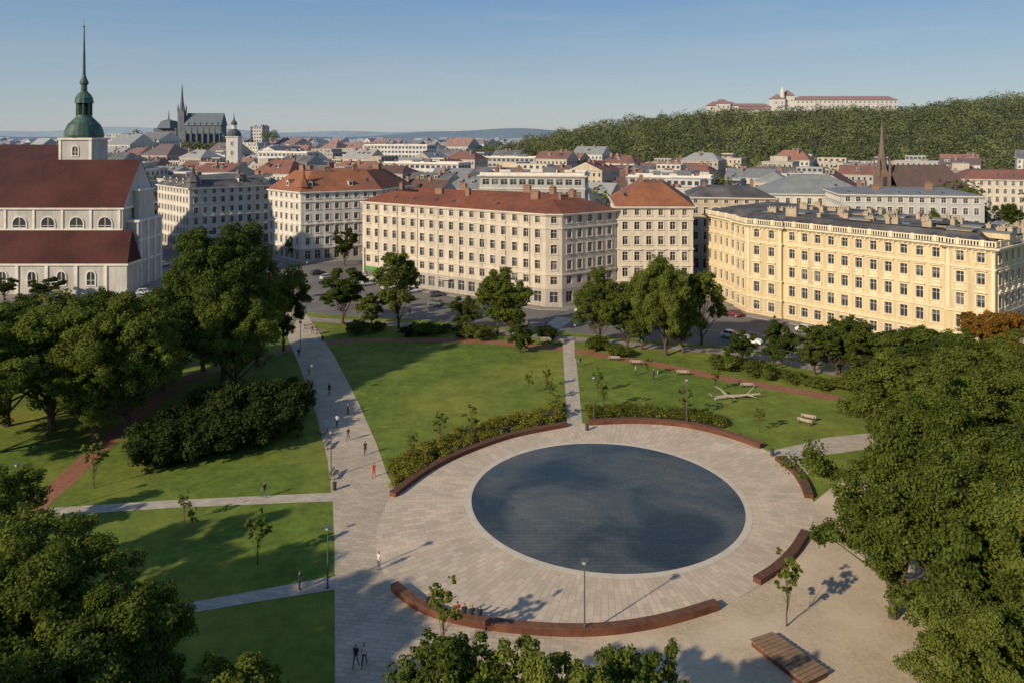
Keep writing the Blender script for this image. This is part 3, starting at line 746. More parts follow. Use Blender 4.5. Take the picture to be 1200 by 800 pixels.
# ------------------------------------------------------------------ baroque church (left)
mb = MB()
wh = mat('church_plaster', (.56, .54, .50), (.48, .46, .43), .25, kind='plaster', c3=(.44, .42, .39), big=.12)
X0, X1 = -165., -101.
Y0 = 192.5
def archw(mb, cx, zb, w, h, y, seg=8, rnd=True):
    pts = [(cx-w/2, zb), (cx+w/2, zb)]
    for k in range(seg+1):
        a = math.pi*k/seg; pts.append((cx+w/2*math.cos(a), zb+h+w/2*math.sin(a)))
    mb.face([(x, y-.04, z) for x, z in pts], 'window_glass')
    o = [(cx-w/2-.3, zb-.3), (cx+w/2+.3, zb-.3)]
    for k in range(seg+1):
        a = math.pi*k/seg; o.append((cx+(w/2+.3)*math.cos(a), zb+h+(w/2+.3)*math.sin(a)))
    for k in range(len(pts)):
        q = (k+1) % len(pts)
        mb.face([(pts[k][0], y-.2, pts[k][1]), (pts[q][0], y-.2, pts[q][1]), (o[q][0], y-.2, o[q][1]), (o[k][0], y-.2, o[k][1])], 'mouldings')
        mb.face([(o[k][0], y-.2, o[k][1]), (o[q][0], y-.2, o[q][1]), (o[q][0], y, o[q][1]), (o[k][0], y, o[k][1])], 'mouldings')
        mb.face([(pts[k][0], y-.2, pts[k][1]), (pts[q][0], y-.2, pts[q][1]), (pts[q][0], y, pts[q][1]), (pts[k][0], y, pts[k][1])], 'mouldings')
    mb.wbox(cx-.07, cx+.07, y-.1, y-.045, zb, zb+h+w/2, 'mouldings')
    mb.wbox(cx-w/2, cx+w/2, y-.1, y-.05, zb+h*.5-.05, zb+h*.5+.05, 'mouldings')
mb.wbox(X0, X1+4.5, Y0, 199, 0, 7.2, 'walls')
mb.wbox(X0, X1+4.9, Y0-.4, 199, 7.2, 7.8, 'mouldings')
mb.face([(X0, Y0-.6, 7.85), (X1+4.9, Y0-.6, 7.85), (X1+2.5, 199.2, 15.2), (X0, 199.2, 15.2)], 'roof')
mb.face([(X1+4.9, Y0-.6, 7.85), (X1+4.9, 199.2, 7.85), (X1+2.5, 199.2, 15.2)], 'roof')
mb.wbox(X0, X1, 199.2, 217, 0, 20.6, 'walls')
mb.wbox(X0, X1+.5, 198.7, 217.5, 20.6, 21.2, 'mouldings')
mb.face([(X0, 198.4, 21.25), (X1+.6, 198.4, 21.25), (X1+.6, 208, 33.2), (X0, 208, 33.2)], 'roof')
mb.face([(X0, 217.6, 21.25), (X1+.6, 217.6, 21.25), (X1+.6, 208, 33.2), (X0, 208, 33.2)], 'roof')
mb.face([(X1+.5, 198.6, 21.2), (X1+.5, 217.4, 21.2), (X1+.5, 208, 33)], 'walls')
for k in range(9):
    x = X1-4.5-7.4*k
    archw(mb, x, 15.9, 3.4, 1.0, 199.2)
    archw(mb, x, 2.3, 2.0, 2.4, Y0)
    mb.wbox(x+3.4, x+4.0, 199.2-.25, 199.2, 15.2, 20.6, 'mouldings')
    mb.wbox(x+3.3, x+4.1, Y0-.3, Y0, 0, 7.2, 'mouldings')
mb.wbox(X0, X1, 199.0, 199.2, 15.2, 15.6, 'mouldings')
mb.wbox(X1, X1+3.0, 201.5, 214.5, 0, 17, 'walls'); mb.wbox(X1, X1+3.4, 201.1, 214.9, 17, 17.6, 'mouldings')
mb.wbox(X1+.6, X1+2.0, 204, 212, 17.6, 25, 'walls'); mb.wbox(X1+.5, X1+2.3, 203.6, 212.4, 25, 25.5, 'mouldings')
for zz in (6.5, 12): mb.wbox(X1, X1+3.3, 201.2, 214.8, zz, zz+.5, 'mouldings')
for y in (202, 206, 210, 213.6): mb.wbox(X1+3.0, X1+3.35, y, y+.8, 0, 17, 'mouldings')
mb.wbox(-165, -128, 222, 240, 0, 30, 'walls')
mb.face([(-165, 221.5, 30), (-127.5, 221.5, 30), (-130, 231, 37), (-165, 231, 37)], 'roof')
mb.face([(-165, 240.5, 30), (-127.5, 240.5, 30), (-130, 231, 37), (-165, 231, 37)], 'roof')
mb.face([(-127.5, 221.5, 30), (-127.5, 240.5, 30), (-130, 231, 37)], 'roof')
mb.child('baroque_church', {'walls': wh, 'mouldings': tD, 'roof': oldroof, 'window_glass': glass}, (-133, 205))
mb = MB(); tx, ty = -122, 219.
mb.wbox(tx-4.4, tx+4.4, ty-4.4, ty+4.4, 0, 38.5, 'walls')
mb.wbox(tx-4.8, tx+4.8, ty-4.8, ty+4.8, 38.5, 39.1, 'cornice')
archw(mb, tx, 34.2, 1.6, 1.8, ty-4.4)
for dx, dy in ((-4.6, -4.6), (3.9, -4.6)): mb.wbox(tx+dx, tx+dx+.7, ty+dy, ty+dy+.5, 15, 38.5, 'cornice')
mb.lathe((tx, ty), [(5.0, 39.15), (5.1, 39.8), (4.9, 41.2), (4.2, 42.8), (3.0, 44.1), (2.1, 45.0), (2.0, 45.6)], 'copper_dome', 24, math.pi/16)
for k in range(8):
    a = k*math.pi/4+math.pi/8
    mb.tube([(tx+1.8*math.cos(a), ty+1.8*math.sin(a), 45.5), (tx+1.8*math.cos(a), ty+1.8*math.sin(a), 49.0)], [.3, .3], 'copper_dome', 6)
mb.lathe((tx, ty), [(1.2, 45.5), (1.2, 49.0)], 'lantern_core', 8)
mb.lathe((tx, ty), [(2.5, 49.0), (2.4, 49.4), (2.3, 50.4), (1.6, 51.6), (1.1, 52.0), (1.0, 52.3)], 'copper_dome', 12)
mb.lathe((tx, ty), [(.8, 52.3), (.8, 54.2), (1.15, 54.4), (1.15, 55), (.7, 56), (.42, 57), (.3, 63), (.12, 71)], 'copper_dome', 10)
mb.lathe((tx, ty), [(.0, 70.4), (.35, 70.8), (0, 71.2)], 'gold_finial', 8)
mb.tube([(tx, ty, 71), (tx, ty, 73)], [.06, .06], 'gold_finial', 6)
copper = mat('copper_green', (.075, .155, .12), (.045, .09, .07), .8, .5, c3=(.03, .045, .04), big=.3)
mb.child('church_tower', {'walls': wh, 'cornice': tD, 'mouldings': tD, 'window_glass': glass, 'copper_dome': copper, 'lantern_core': mat('dark_void', (.02, .02, .02)), 'gold_finial': mat('gold', (.5, .35, .1), None, 1, .3, metal=1)}, (tx, ty))
sheet('churchyard_paving', [(-190, 160), (-92, 172), (-90, 230), (-190, 230)], .02, sidewalk)

# small white tower in the old town
mb = MB(); tx, ty = -152, 420.
mb.wbox(tx-3.2, tx+3.2, ty-3.2, ty+3.2, 0, 38.5, 'walls'); mb.wbox(tx-3.6, tx+3.6, ty-3.6, ty+3.6, 38.5, 39.1, 'walls')
for z in (24, 30, 35): archw(mb, tx, z-1, 1.3, 1.6, ty-3.2)
mb.lathe((tx, ty), [(3.9, 39.1), (3.6, 41), (2.2, 42.6), (1.6, 43)], 'cap', 12); mb.lathe((tx, ty), [(1.4, 43), (1.4, 45.5)], 'walls', 8)
mb.lathe((tx, ty), [(1.9, 45.5), (1.6, 46.6), (.5, 48), (.2, 50), (.05, 52)], 'cap', 10)
mb.child('white_clock_tower', {'walls': wM, 'mouldings': tD, 'window_glass': glass, 'cap': mat('slate_cap', (.05, .07, .07))}, (tx, ty))

# ------------------------------------------------------------------ cathedral on its hill
st = mat('cathedral_stone', (.10, .10, .09), (.06, .06, .055), .2); sl = mat('cathedral_slate', (.08, .10, .10), (.06, .08, .08), .2)
mb = MB(); zb = 28.
def spire(mb, x, y, w, z0, z1, z2, k='stone', k2='stone', n=8):
    mb.wbox(x-w/2, x+w/2, y-w/2, y+w/2, z0, z1, k)
    mb.lathe((x, y), [(w*.46, z1), (w*.22, z1+(z2-z1)*.35), (.15, z2)], k2, n, math.pi/8)
    for sx in (-1, 1):
        for sy in (-1, 1):
            mb.lathe((x+sx*w*.46, y+sy*w*.46), [(w*.1, z1-1), (w*.1, z1+3), (.05, z1+8)], k, 4)
spire(mb, -366, 852, 7, zb, 66, 97); spire(mb, -371, 864, 7, zb, 66, 97)
mb.wbox(-362, -322, 848, 866, zb, 50, 'stone')
mb.face([(-362, 847, 50), (-321, 847, 50), (-321, 857, 64), (-362, 857, 64)], 'roof'); mb.face([(-362, 867, 50), (-321, 867, 50), (-321, 857, 64), (-362, 857, 64)], 'roof')
mb.face([(-321, 847, 50), (-321, 867, 50), (-321, 857, 64)], 'stone')
mb.wbox(-362, -320, 841, 873, zb, 40, 'stone')
mb.face([(-362, 840.5, 40), (-320, 840.5, 40), (-320, 848, 44), (-362, 848, 44)], 'roof')
mb.wbox(-396, -371, 849, 865, zb, 47, 'stone')
mb.lathe((-383, 857), [(14, 47), (9, 55), (1.5, 57), (.1, 58)], 'roof', 6); mb.lathe((-383, 857), [(1, 54), (.8, 60), (.1, 67)], 'stone', 6)
for k in range(6):
    x = -357+k*6.4
    mb.wbox(x-.8, x+.8, 838, 841, zb, 42, 'stone'); mb.lathe((x, 839.5), [(1, 42), (.1, 48)], 'stone', 4)
    mb.wbox(x+2, x+4, 847.9, 848, 44.5, 49, 'windows')
    mb.wbox(x+2, x+4, 840.9, 841, 30, 38, 'windows')
    mb.lathe((x, 847.5), [(.8, 50), (.1, 55)], 'stone', 4)
for x, y in ((-366, 848.5),):
    for z in (44, 54): mb.wbox(x-1.2, x+1.2, y-.15, y, z, z+8, 'windows')
mb.child('gothic_cathedral', {'stone': st, 'roof': sl, 'windows': glass}, (-360, 857))
building('office_tower', [(-308, 905), (-294, 903), (-290, 918), (-302, 920)], [(4, 1.6, 1, 2, 'n')]+[(3.8, 1.7, 1, 1.9, 'n')]*12, 3, bmats(wD, bD, tD, darkroof), ('flat', 0, 0, 0), det=0, chim=0, walk=False)

# ------------------------------------------------------------------ castle
mb = MB()
cw = mat('castle_plaster', (.74, .68, .58), (.66, .61, .52), .1); cbk = mat('bastion_brick', (.38, .25, .18), (.30, .20, .145), .15)
def cas(x0, x1, y0, y1, z0, z1, rh, hip=5, wk='walls', rk='roof', rows=2):
    mb.wbox(x0, x1, y0, y1, z0, z1, wk)
    ym = (y0+y1)/2; e = .8
    mb.face([(x0-e, y0-e, z1), (x1+e, y0-e, z1), (x1-hip, ym, z1+rh), (x0+hip, ym, z1+rh)], rk)
    mb.face([(x0-e, y1+e, z1), (x1+e, y1+e, z1), (x1-hip, ym, z1+rh), (x0+hip, ym, z1+rh)], rk)
    mb.face([(x0-e, y0-e, z1), (x0-e, y1+e, z1), (x0+hip, ym, z1+rh)], rk); mb.face([(x1+e, y0-e, z1), (x1+e, y1+e, z1), (x1-hip, ym, z1+rh)], rk)
    n = int((x1-x0)/5)
    for r in range(rows):
        z = z0+(z1-z0)*(r+.5)/rows-.6
        for k in range(n):
            x = x0+(k+.5)*(x1-x0)/n; mb.wbox(x-.7, x+.7, y0-.08, y0, z, z+2.0, 'windows')
cas(333, 452, 900, 916, 64, 80.5, 5, 7, rows=3)
cas(306, 320, 900, 914, 62, 82, 6, 6.8); cas(320.2, 332.5, 904, 916, 62, 86, 7, 6)
mb.lathe((318, 903), [(2.6, 64), (2.6, 90), (3, 90.2), (1.6, 93), (.1, 97)], 'walls', 10)
cas(255, 305, 906, 920, 60, 73, 4, 5, 'brick')
cas(228, 262, 888, 904, 58, 73.5, 5, 6); cas(236, 252, 886, 900, 58, 76, 5, 5)
cas(266, 292, 882, 892, 58, 69, 3, 4, rows=1)
for x0, x1, y, z in ((222, 300, 880, 62), (296, 400, 878, 67), (400, 470, 884, 65)):
    mb.face([(x0, y-3, 38), (x1, y-3, 38), (x1, y, z), (x0, y, z)], 'brick'); mb.face([(x0, y, z), (x1, y, z), (x1, y+22, z), (x0, y+22, z)], 'brick')
    mb.wbox(x0, x1, y-.4, y+.4, z, z+1, 'walls')
mb.child('hilltop_castle', {'walls': cw, 'roof': mat('castle_roof', (.27, .10, .065), None, .2), 'windows': glass, 'brick': cbk}, (340, 900))

# ------------------------------------------------------------------ brick gothic church right
mb = MB(); sb = mat('brown_brick', (.22, .135, .09), (.16, .10, .07), .3); tx, ty = 159., 330.
mb.wbox(tx-2.6, tx+2.6, ty-2.6, ty+2.6, 0, 24, 'brick'); mb.lathe((tx, ty), [(2.8, 24), (2.6, 25)], 'brick', 8, math.pi/8); mb.lathe((tx, ty), [(2.3, 25), (1.1, 34), (.1, 46.5)], 'spire', 8, math.pi/8)
for sx in (-1, 1):
    for sy in (-1, 1): mb.lathe((tx+sx*2.3, ty+sy*2.3), [(.6, 22), (.6, 26), (.05, 31)], 'spire', 6)
for z in (12, 18): mb.wbox(tx-.8, tx+.8, ty-2.7, ty-2.6, z, z+4, 'windows')
mb.wbox(tx+3.2, tx+34, ty-7, ty+9, 0, 17, 'brick')
mb.face([(tx+3, ty-7.6, 17), (tx+34, ty-7.6, 17), (tx+28, ty+1, 27), (tx+3, ty+1, 27)], 'roof'); mb.face([(tx+3, ty+9.6, 17), (tx+34, ty+9.6, 17), (tx+28, ty+1, 27), (tx+3, ty+1, 27)], 'roof')
mb.face([(tx+34, ty-7.6, 17), (tx+34, ty+9.6, 17), (tx+28, ty+1, 27)], 'roof')
for k in range(6): mb.wbox(tx+6+k*4.6, tx+7.6+k*4.6, ty-7.1, ty-7, 6, 13, 'windows')
mb.child('brick_gothic_church', {'brick': sb, 'spire': mat('spire_stone', (.17, .12, .09), None, .4), 'windows': glass, 'roof': mat('brown_roof', (.16, .09, .065), (.12, .07, .055), .3, kind='tiles')}, (tx, ty))

# ------------------------------------------------------------------ vegetation
leafA = leafmat('foliage_green', (.045, .072, .013), (.185, .22, .045))
leafB = leafmat('foliage_dark', (.028, .048, .013), (.11, .145, .034))
leafY = leafmat('foliage_young', (.08, .12, .02), (.24, .27, .06))
leafO = leafmat('foliage_autumn', (.12, .065, .014), (.36, .20, .04))
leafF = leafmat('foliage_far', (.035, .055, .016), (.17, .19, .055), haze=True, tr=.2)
leafS = leafmat('foliage_yew', (.018, .030, .010), (.06, .08, .022), tr=.2)
bedm = leafmat('bed_plants', (.07, .10, .018), (.38, .33, .06))

def orient(rng, pos, d, n, size, k=.55):
    nr = d*.7+rng.normal(size=(n, 3))*k+np.array([0, 0, .3]); nr /= np.linalg.norm(nr, axis=1)[:, None]
    t1 = np.cross(nr, rng.normal(size=(n, 3))); t1 /= np.linalg.norm(t1, axis=1)[:, None]+1e-9
    t2 = np.cross(nr, t1); s = size*rng.uniform(.6, 1.35, n)[:, None]
    return np.stack([pos+t1*s*.62, pos+t2*s*.42, pos-t1*s*.62, pos-t2*s*.42], 1).reshape(-1, 3)
def leafquads(rng, cen, rad, n, size, up=.3, squash=.85, stray=.08, tv=.18, rmin=.5, k=.55, tn=.16):
    p = rad**2/np.sum(rad**2); idx = rng.choice(len(cen), n, p=p)
    d = rng.normal(size=(n, 3)); d /= np.linalg.norm(d, axis=1)[:, None]
    d[:, 2] += up; d /= np.linalg.norm(d, axis=1)[:, None]
    rr = rng.uniform(rmin, 1.04, n); st_ = rng.random(n) < stray; rr[st_] += rng.uniform(0, .35, st_.sum())
    lump = 1+.22*np.sin(d[:, 0]*5+idx)*np.sin(d[:, 1]*6+idx*2)+.12*np.sin(d[:, 2]*9+idx)
    pos = cen[idx]+d*(rad[idx]*rr*lump)[:, None]*np.array([1, 1, squash])
    V = orient(rng, pos, d, n, size, k)
    ct = rng.uniform(-tv, tv, len(cen))
    tint = np.clip(.5+ct[idx]+rng.normal(size=n)*tn, 0, 1)
    return V, tint
def clumpy(rng, cen, rad, n, size, subs=15, sr=.40, stray=.05):
    """each bough carries many leaf tufts: uneven outline with gaps between tufts"""
    m = len(cen); d = rng.normal(size=(m*subs, 3)); d[:, 2] += .35*np.linalg.norm(d, axis=1); d /= np.linalg.norm(d, axis=1)[:, None]
    I = np.repeat(np.arange(m), subs)
    r2 = rad[I]*sr*rng.uniform(.5, 1.25, m*subs)
    c2_ = cen[I]+d*(rad[I]*rng.uniform(.45, 1.05, m*subs))[:, None]*np.array([1, 1, .85])
    p = r2**2/np.sum(r2**2); idx = rng.choice(len(c2_), n, p=p)
    e = rng.normal(size=(n, 3)); e /= np.linalg.norm(e, axis=1)[:, None]
    rr = rng.uniform(.25, 1.08, n)**.7; st_ = rng.random(n) < stray; rr[st_] += rng.uniform(0, .8, st_.sum())
    pos = c2_[idx]+e*(r2[idx]*rr)[:, None]*np.array([1.1, 1.1, .7])
    dd = d[idx]*.8+e*.6
    V = orient(rng, pos, dd, n, size)
    tb = rng.uniform(-.12, .12, m); ts = rng.uniform(-.16, .16, m*subs)
    tint = np.clip(.5+tb[I[idx]]+ts[idx]+rng.normal(size=n)*.16, 0, 1)
    return V, tint
def plantmesh(name, V, tint, wood_mb, lm, wmat=None):
    n = len(V)//4; Q = np.arange(4*n).reshape(-1, 4).tolist(); Vl = V.tolist(); mi = [0]*n; ti = list(tint)
    if wood_mb and 'b' in wood_mb.d:
        v, f = wood_mb.d['b']; k = len(Vl); Vl += [list(x) for x in v]; Q += [tuple(q+k for q in ff) for ff in f]; mi += [1]*len(f); ti += [0]*len(f)
    me = bpy.data.meshes.new(name); me.from_pydata(Vl, [], Q); me.materials.append(lm); me.materials.append(wmat or bark)
    me.polygons.foreach_set('material_index', mi)
    at = me.attributes.new('tint', 'FLOAT', 'FACE'); at.data.foreach_set('value', [float(t) for t in ti])
    return me
DIM = {}
def tree(seed, H, R, th, K, n, size, lm, shape='round', trunk=None, blob=(.18, .38), subs=17):
    rng = np.random.default_rng(seed); rn_ = random.Random(seed)
    cz = (H+th)/2; hz_ = (H-th)/2; cen = []; rad = []
    ph = rn_.uniform(0, 6); tries = 0
    while len(cen) < K and tries < 6000:
        tries += 1
        d = rng.normal(size=3); d /= np.linalg.norm(d); r = rng.uniform(.25, .86)**.6
        z = d[2]*r
        az = math.atan2(d[1], d[0])
        prof = 1.0+.16*math.sin(2*az+ph)+.12*math.sin(3*az+2*ph+z*2)
        if shape == 'cone': prof = max(.12, (1-(z+1)/2)*1.3)
        p = np.array([d[0]*r*R*prof, d[1]*r*R*prof, cz+z*hz_])
        br_ = R*rng.uniform(*blob)*(min(prof, 1)**.5)
        if any(np.linalg.norm(p-c) < .5*(br_+q)*.8 for c, q in zip(cen, rad)): continue
        cen.append(p); rad.append(br_)
    cen = np.array(cen); rad = np.array(rad)
    cen[:, 2] = np.minimum(cen[:, 2], H-rad*.8)
    V, tint = clumpy(rng, cen, rad, n, size, subs)
    w = MB(); tr = trunk or R*.05
    zz = [0, th*.5, th, th+(H-th)*.35, th+(H-th)*.7]; pts = [(rn_.uniform(-.02, .02)*R*i, rn_.uniform(-.02, .02)*R*i, z) for i, z in enumerate(zz)]
    w.tube(pts, [tr*1.35, tr, tr*.85, tr*.55, tr*.2], 'b', 8)
    for c in cen[:: (1 if K < 30 else 2)]:
        s = rn_.choice(pts[2:4] if c[2] > cz else pts[1:3]); mid = [(s[i]+c[i])/2+rn_.uniform(-.1, .1)*R for i in range(3)]; mid[2] -= .05*R
        w.tube([s, mid, tuple(c)], [tr*.4, tr*.25, tr*.08], 'b', 5, cap=False)
    me = plantmesh('tree', V, tint, w, lm); DIM[me.name] = (H, R)
    return me
big = [tree(1, 16, 7, 3, 40, 72000, .225, leafA), tree(2, 17, 6.5, 3.5, 38, 68000, .225, leafA), tree(3, 15, 7.5, 2.8, 44, 76000, .225, leafA)]
darkb = [tree(8, 16, 7, 3, 40, 60000, .24, leafB), tree(9, 17, 6.5, 3.5, 38, 58000, .24, leafB)]
mid = [tree(4, 11, 4.2, 2.0, 26, 24000, .235, leafA), tree(5, 12, 4.0, 2.2, 24, 24000, .235, leafB), tree(6, 10, 4.5, 1.8, 26, 24000, .235, leafA)]
autumn = tree(12, 11, 4.5, 2.4, 22, 20000, .25, leafO)
cone = tree(7, 10, 3, .6, 40, 18000, .22, leafB, 'cone', blob=(.2, .34))
young = [tree(20, 5, 1.15, 1.5, 16, 2600, .15, leafY, trunk=.05, blob=(.2, .4), subs=6), tree(21, 5.4, 1.0, 1.6, 14, 2400, .15, leafY, trunk=.05, blob=(.2, .42), subs=6)]
airy = [tree(22, 11, 3.8, 2.4, 40, 26000, .19, leafA, trunk=.16, blob=(.18, .32), subs=12), tree(23, 10.5, 3.4, 2.2, 38, 24000, .19, leafY, trunk=.15, blob=(.18, .32), subs=12)]
shrub = [tree(30, 2.6, 2.4, .1, 18, 9000, .17, leafS, trunk=.08, blob=(.26, .45)), tree(31, 2.2, 2.0, .1, 16, 7000, .16, leafA, trunk=.08, blob=(.26, .45))]
tr_rn = random.Random(44)
def T(me, x, y, h, r, name='deciduous_tree', z=ZP):
    H, R = DIM[me.name]
    s = r/R; put(name, me, x, y, z-.03, tr_rn.uniform(0, 6.28), (s*tr_rn.uniform(.93, 1.07), s*tr_rn.uniform(.93, 1.07), h/H))
def TG(me, px, py, h, r, name='deciduous_tree'):
    x, y = G(px, py); T(me, x, y, h, r, name)
# --- left side mass
TG(darkb[1], 262, 447, 27, 8.0); TG(big[1], 238, 435, 21, 6.5); TG(big[0], 302, 430, 21, 6.5); TG(mid[0], 332, 412, 14, 4.2); TG(big[2], 275, 462, 17, 6.5)
TG(big[0], 60, 505, 18.5, 8.5); TG(big[2], 150, 505, 19, 7.5); TG(darkb[0], 100, 475, 17, 7.5); TG(big[2], 8, 500, 17, 8); TG(darkb[0], 190, 460, 16, 6.5); TG(big[1], -40, 540, 16, 8)
TG(darkb[1], 25, 455, 15, 7); TG(darkb[0], 130, 440, 14, 6.5); TG(big[0], 205, 440, 15, 6); TG(big[1], 110, 520, 14, 6)
for px, py, h, r in ((232, 535, 4.2, 4.2), (262, 528, 4.6, 4.2), (295, 522, 5.0, 4.5), (325, 508, 5, 3.6), (340, 492, 4.5, 3.2), (300, 495, 5.5, 4), (255, 500, 5.5, 4), (180, 548, 3.2, 3), (175, 530, 3.5, 3), (215, 510, 4, 3.6), (345, 475, 3.6, 2.8), (205, 540, 3.2, 3), (280, 505, 6, 4)):
    TG(shrub[0], px, py, h, r, 'yew_shrub')
TG(mid[1], -4, 640, 8, 3.2)
# bottom-left
T(big[0], -30, 50, 13.6, 6.2); T(big[2], -38, 56, 13, 6.5); T(big[2], -25.5, 49.5, 11.6, 4.2); T(darkb[0], -25, 44, 11, 5.2); T(big[1], -42, 46, 13, 7); T(mid[0], -17.5, 48, 6.8, 3.2); T(mid[2], -13, 45.5, 5.8, 2.8); T(big[1], -44, 64, 12, 4.5); T(mid[0], -20, 45, 7.2, 3.4)
# the park continues behind the viewpoint
T(big[2], -15, 29, 15, 5.2); T(big[0], -22, 34, 14.0, 5.0); T(big[0], -32, 37, 14.5, 5.5)
# bottom centre
T(airy[0], -3.8, 45, 10.8, 3.6); T(airy[1], .8, 46, 11.0, 3.2); T(airy[1], 7.5, 45.5, 10.2, 2.8); T(airy[0], 4.2, 43.5, 10.4, 3.4)
# right mass
for me_, x, y, h, r in ((big[0], 31.5, 63.5, 15.5, 5.8), (big[2], 39, 71, 16, 6.4), (big[1], 43.5, 80, 15.5, 6.2), (big[0], 50, 88, 15, 7.2), (big[2], 59, 96, 14, 7.6), (darkb[1], 47, 66, 15, 7), (big[1], 54, 76, 15.5, 7.5),
                        (big[2], 66, 85, 15, 8), (big[0], 38, 56, 14, 6.3), (big[0], 72, 100, 13.5, 7), (darkb[0], 62, 110, 11, 6), (big[1], 78, 115, 10.5, 6), (big[2], 37, 48.5, 12, 6), (big[1], 47, 55, 15, 7),
                        (mid[0], 53, 104, 10, 4.8), (mid[2], 47, 97, 11, 4.5), (big[0], 30.5, 49, 10, 4.4), (mid[2], 33.5, 55.5, 12, 4.4), (mid[0], 27, 46, 6.5, 2.8), (big[2], 40, 63, 15, 6)):
    T(me_, x, y, h, r)
# street-side trees
for me_, px, py, h, r in ((mid[1], 402, 380, 13.5, 5.4), (mid[0], 467, 386, 16, 5.0), (mid[0], 583, 392, 13, 4.8), (mid[2], 598, 396, 11, 4.4), (big[1], 703, 406, 14.5, 5.0), (mid[1], 735, 410, 12, 4.2), (big[2], 780, 417, 18, 6.0),
                          (mid[0], 822, 404, 14, 4.2), (mid[2], 800, 414, 12, 4.2), (big[0], 752, 410, 14, 4.8), (mid[1], 980, 440, 10, 4.0), (mid[2], 1000, 445, 10, 4.4), (mid[1], 1030, 452, 10, 4.6), (mid[0], 1062, 462, 10, 4.6),
                          (mid[1], 915, 432, 9, 3.0), (mid[0], 955, 440, 8, 3.6), (mid[2], 1075, 440, 8, 4.2), (autumn, 1150, 446, 10.5, 4.4), (mid[2], 1120, 455, 9, 4.6), (autumn, 1185, 448, 11, 4.6), (mid[1], 870, 428, 6.5, 2.8), (mid[1], 1100, 440, 8, 3.6),
                          (mid[1], 404, 312, 13, 3.8), (mid[0], 345, 305, 8, 2.5), (mid[1], 55, 352, 6, 3.5), (mid[1], 5, 352, 6, 3.5), (mid[0], 155, 300, 9, 3), (mid[1], 350, 350, 7, 2.2), (mid[0], 435, 384, 7, 3.2), (mid[2], 545, 388, 7, 3)):
    TG(me_, px, py, h, r)
TG(cone, 610, 414, 7.5, 2.8, 'conifer_tree'); TG(cone, 908, 430, 9, 2.6, 'conifer_tree'); TG(cone, 985, 438, 10, 2.5, 'conifer_tree')
for px, py in ((420, 392), (440, 388), (500, 392), (520, 390), (545, 394), (640, 398), (700, 410), (725, 418), (850, 432), (890, 440), (930, 448), (960, 455), (480, 394), (560, 396), (1000, 458), (1040, 466)):
    TG(tr_rn.choice(shrub), px, py, tr_rn.uniform(1.5, 2.8), tr_rn.uniform(2, 3.2), 'shrub')
for k in range(44):
    x = tr_rn.choice((tr_rn.uniform(109, 121), tr_rn.uniform(135, 200), tr_rn.uniform(135, 200)))
    T(tr_rn.choice(darkb+big), x, tr_rn.uniform(175, 300), tr_rn.uniform(13, 21), tr_rn.uniform(5, 8), z=0)
# young trees
for px, py, h in ((110, 573, 6.0), (302, 662, 5.0), (520, 768, 6.0), (922, 735, 6.2), (553, 518, 5.6), (516, 522, 4.5), (484, 545, 4.0), (651, 492, 4.5), (803, 492, 5.2), (708, 482, 4.5), (890, 508, 3.6), (488, 402, 4.5), (548, 405, 5), (620, 462, 3.5), (640, 455, 3.5), (216, 612, 3.2), (226, 625, 2.6), (700, 462, 4), (644, 470, 3.5), (838, 460, 4), (760, 442, 3.5)):
    TG(young[int(px) % 2], px, py, h, h*.22, 'young_tree')
# flower beds
def bed(poly_px_top, poly_px_bot, n, hh, seed, name='flower_bed'):
    rng = np.random.default_rng(seed)
    A = np.array(catmull(gp(poly_px_top), 6)); B = np.array(catmull(gp(poly_px_bot), 6)); m_ = len(A)-1
    t = rng.random(300)*m_; f = rng.random(300); i = t.astype(int); fr = (t-i)[:, None]
    a = A[i]*(1-fr)+A[i+1]*fr; b_ = B[i]*(1-fr)+B[i+1]*fr; c_ = a*(1-f[:, None])+b_*f[:, None]
    rad = rng.uniform(.3, .75, 300)*hh; cen = np.column_stack([c_, ZP+rad*.5])
    V, tint = leafquads(rng, cen, rad, n, .15, up=.6, stray=.15)
    tint = np.clip(tint-.3+(rng.random(n) < .14)*.7, 0, 1)
    me = plantmesh(name, V, tint, None, bedm); COL.objects.link(bpy.data.objects.new(name, me))
bed([(456, 545), (510, 517), (580, 493), (662, 476)], [(462, 575), (510, 545), (580, 515), (662, 495)], 30000, 1.0, 1)
bed([(690, 480), (740, 478), (800, 483), (850, 494)], [(690, 492), (740, 490), (800, 494), (850, 503)], 16000, 1.0, 2)
# forest on the castle hill: separate rounded crowns of different size and tone
rng = np.random.default_rng(5); cen = []; rad = []; grid = {}
tries = 0
while tries < 14000:
    tries += 1
    y = rng.uniform(505, 960); x = rng.uniform(-90, .74*y)
    h = hz(x, y)
    if h < 3.5: continue
    if 215 < x < 475 and 850 < y < 925: continue
    r = rng.choice([4, 5.5, 7, 8.5, 10])*rng.uniform(.85, 1.15)
    key = (int(x//20), int(y//20)); ok = True
    for i in (-1, 0, 1):
        for j in (-1, 0, 1):
            for (xx, yy, r_) in grid.get((key[0]+i, key[1]+j), []):
                if (xx-x)**2+(yy-y)**2 < (.62*(r+r_))**2: ok = False
    if not ok: continue
    grid.setdefault(key, []).append((x, y, r))
    zc = h+r*.95+rng.uniform(0, 3.5)
    if 215 < x < 475 and 780 < y < 850: zc = min(zc, 58)
    cen.append((x, y, zc)); rad.append(r)
nf_ = len(cen)
for k in range(420):
    y = rng.uniform(300, 1000); x = rng.uniform(-.7*y, .7*y); r = rng.uniform(3, 5.5); cen.append((x, y, hz(x, y)+rng.uniform(9, 17))); rad.append(r)
for k in range(10):
    cen.append((-252+rng.uniform(-8, 8), 800+rng.uniform(-5, 5), 36+rng.uniform(0, 5))); rad.append(4)
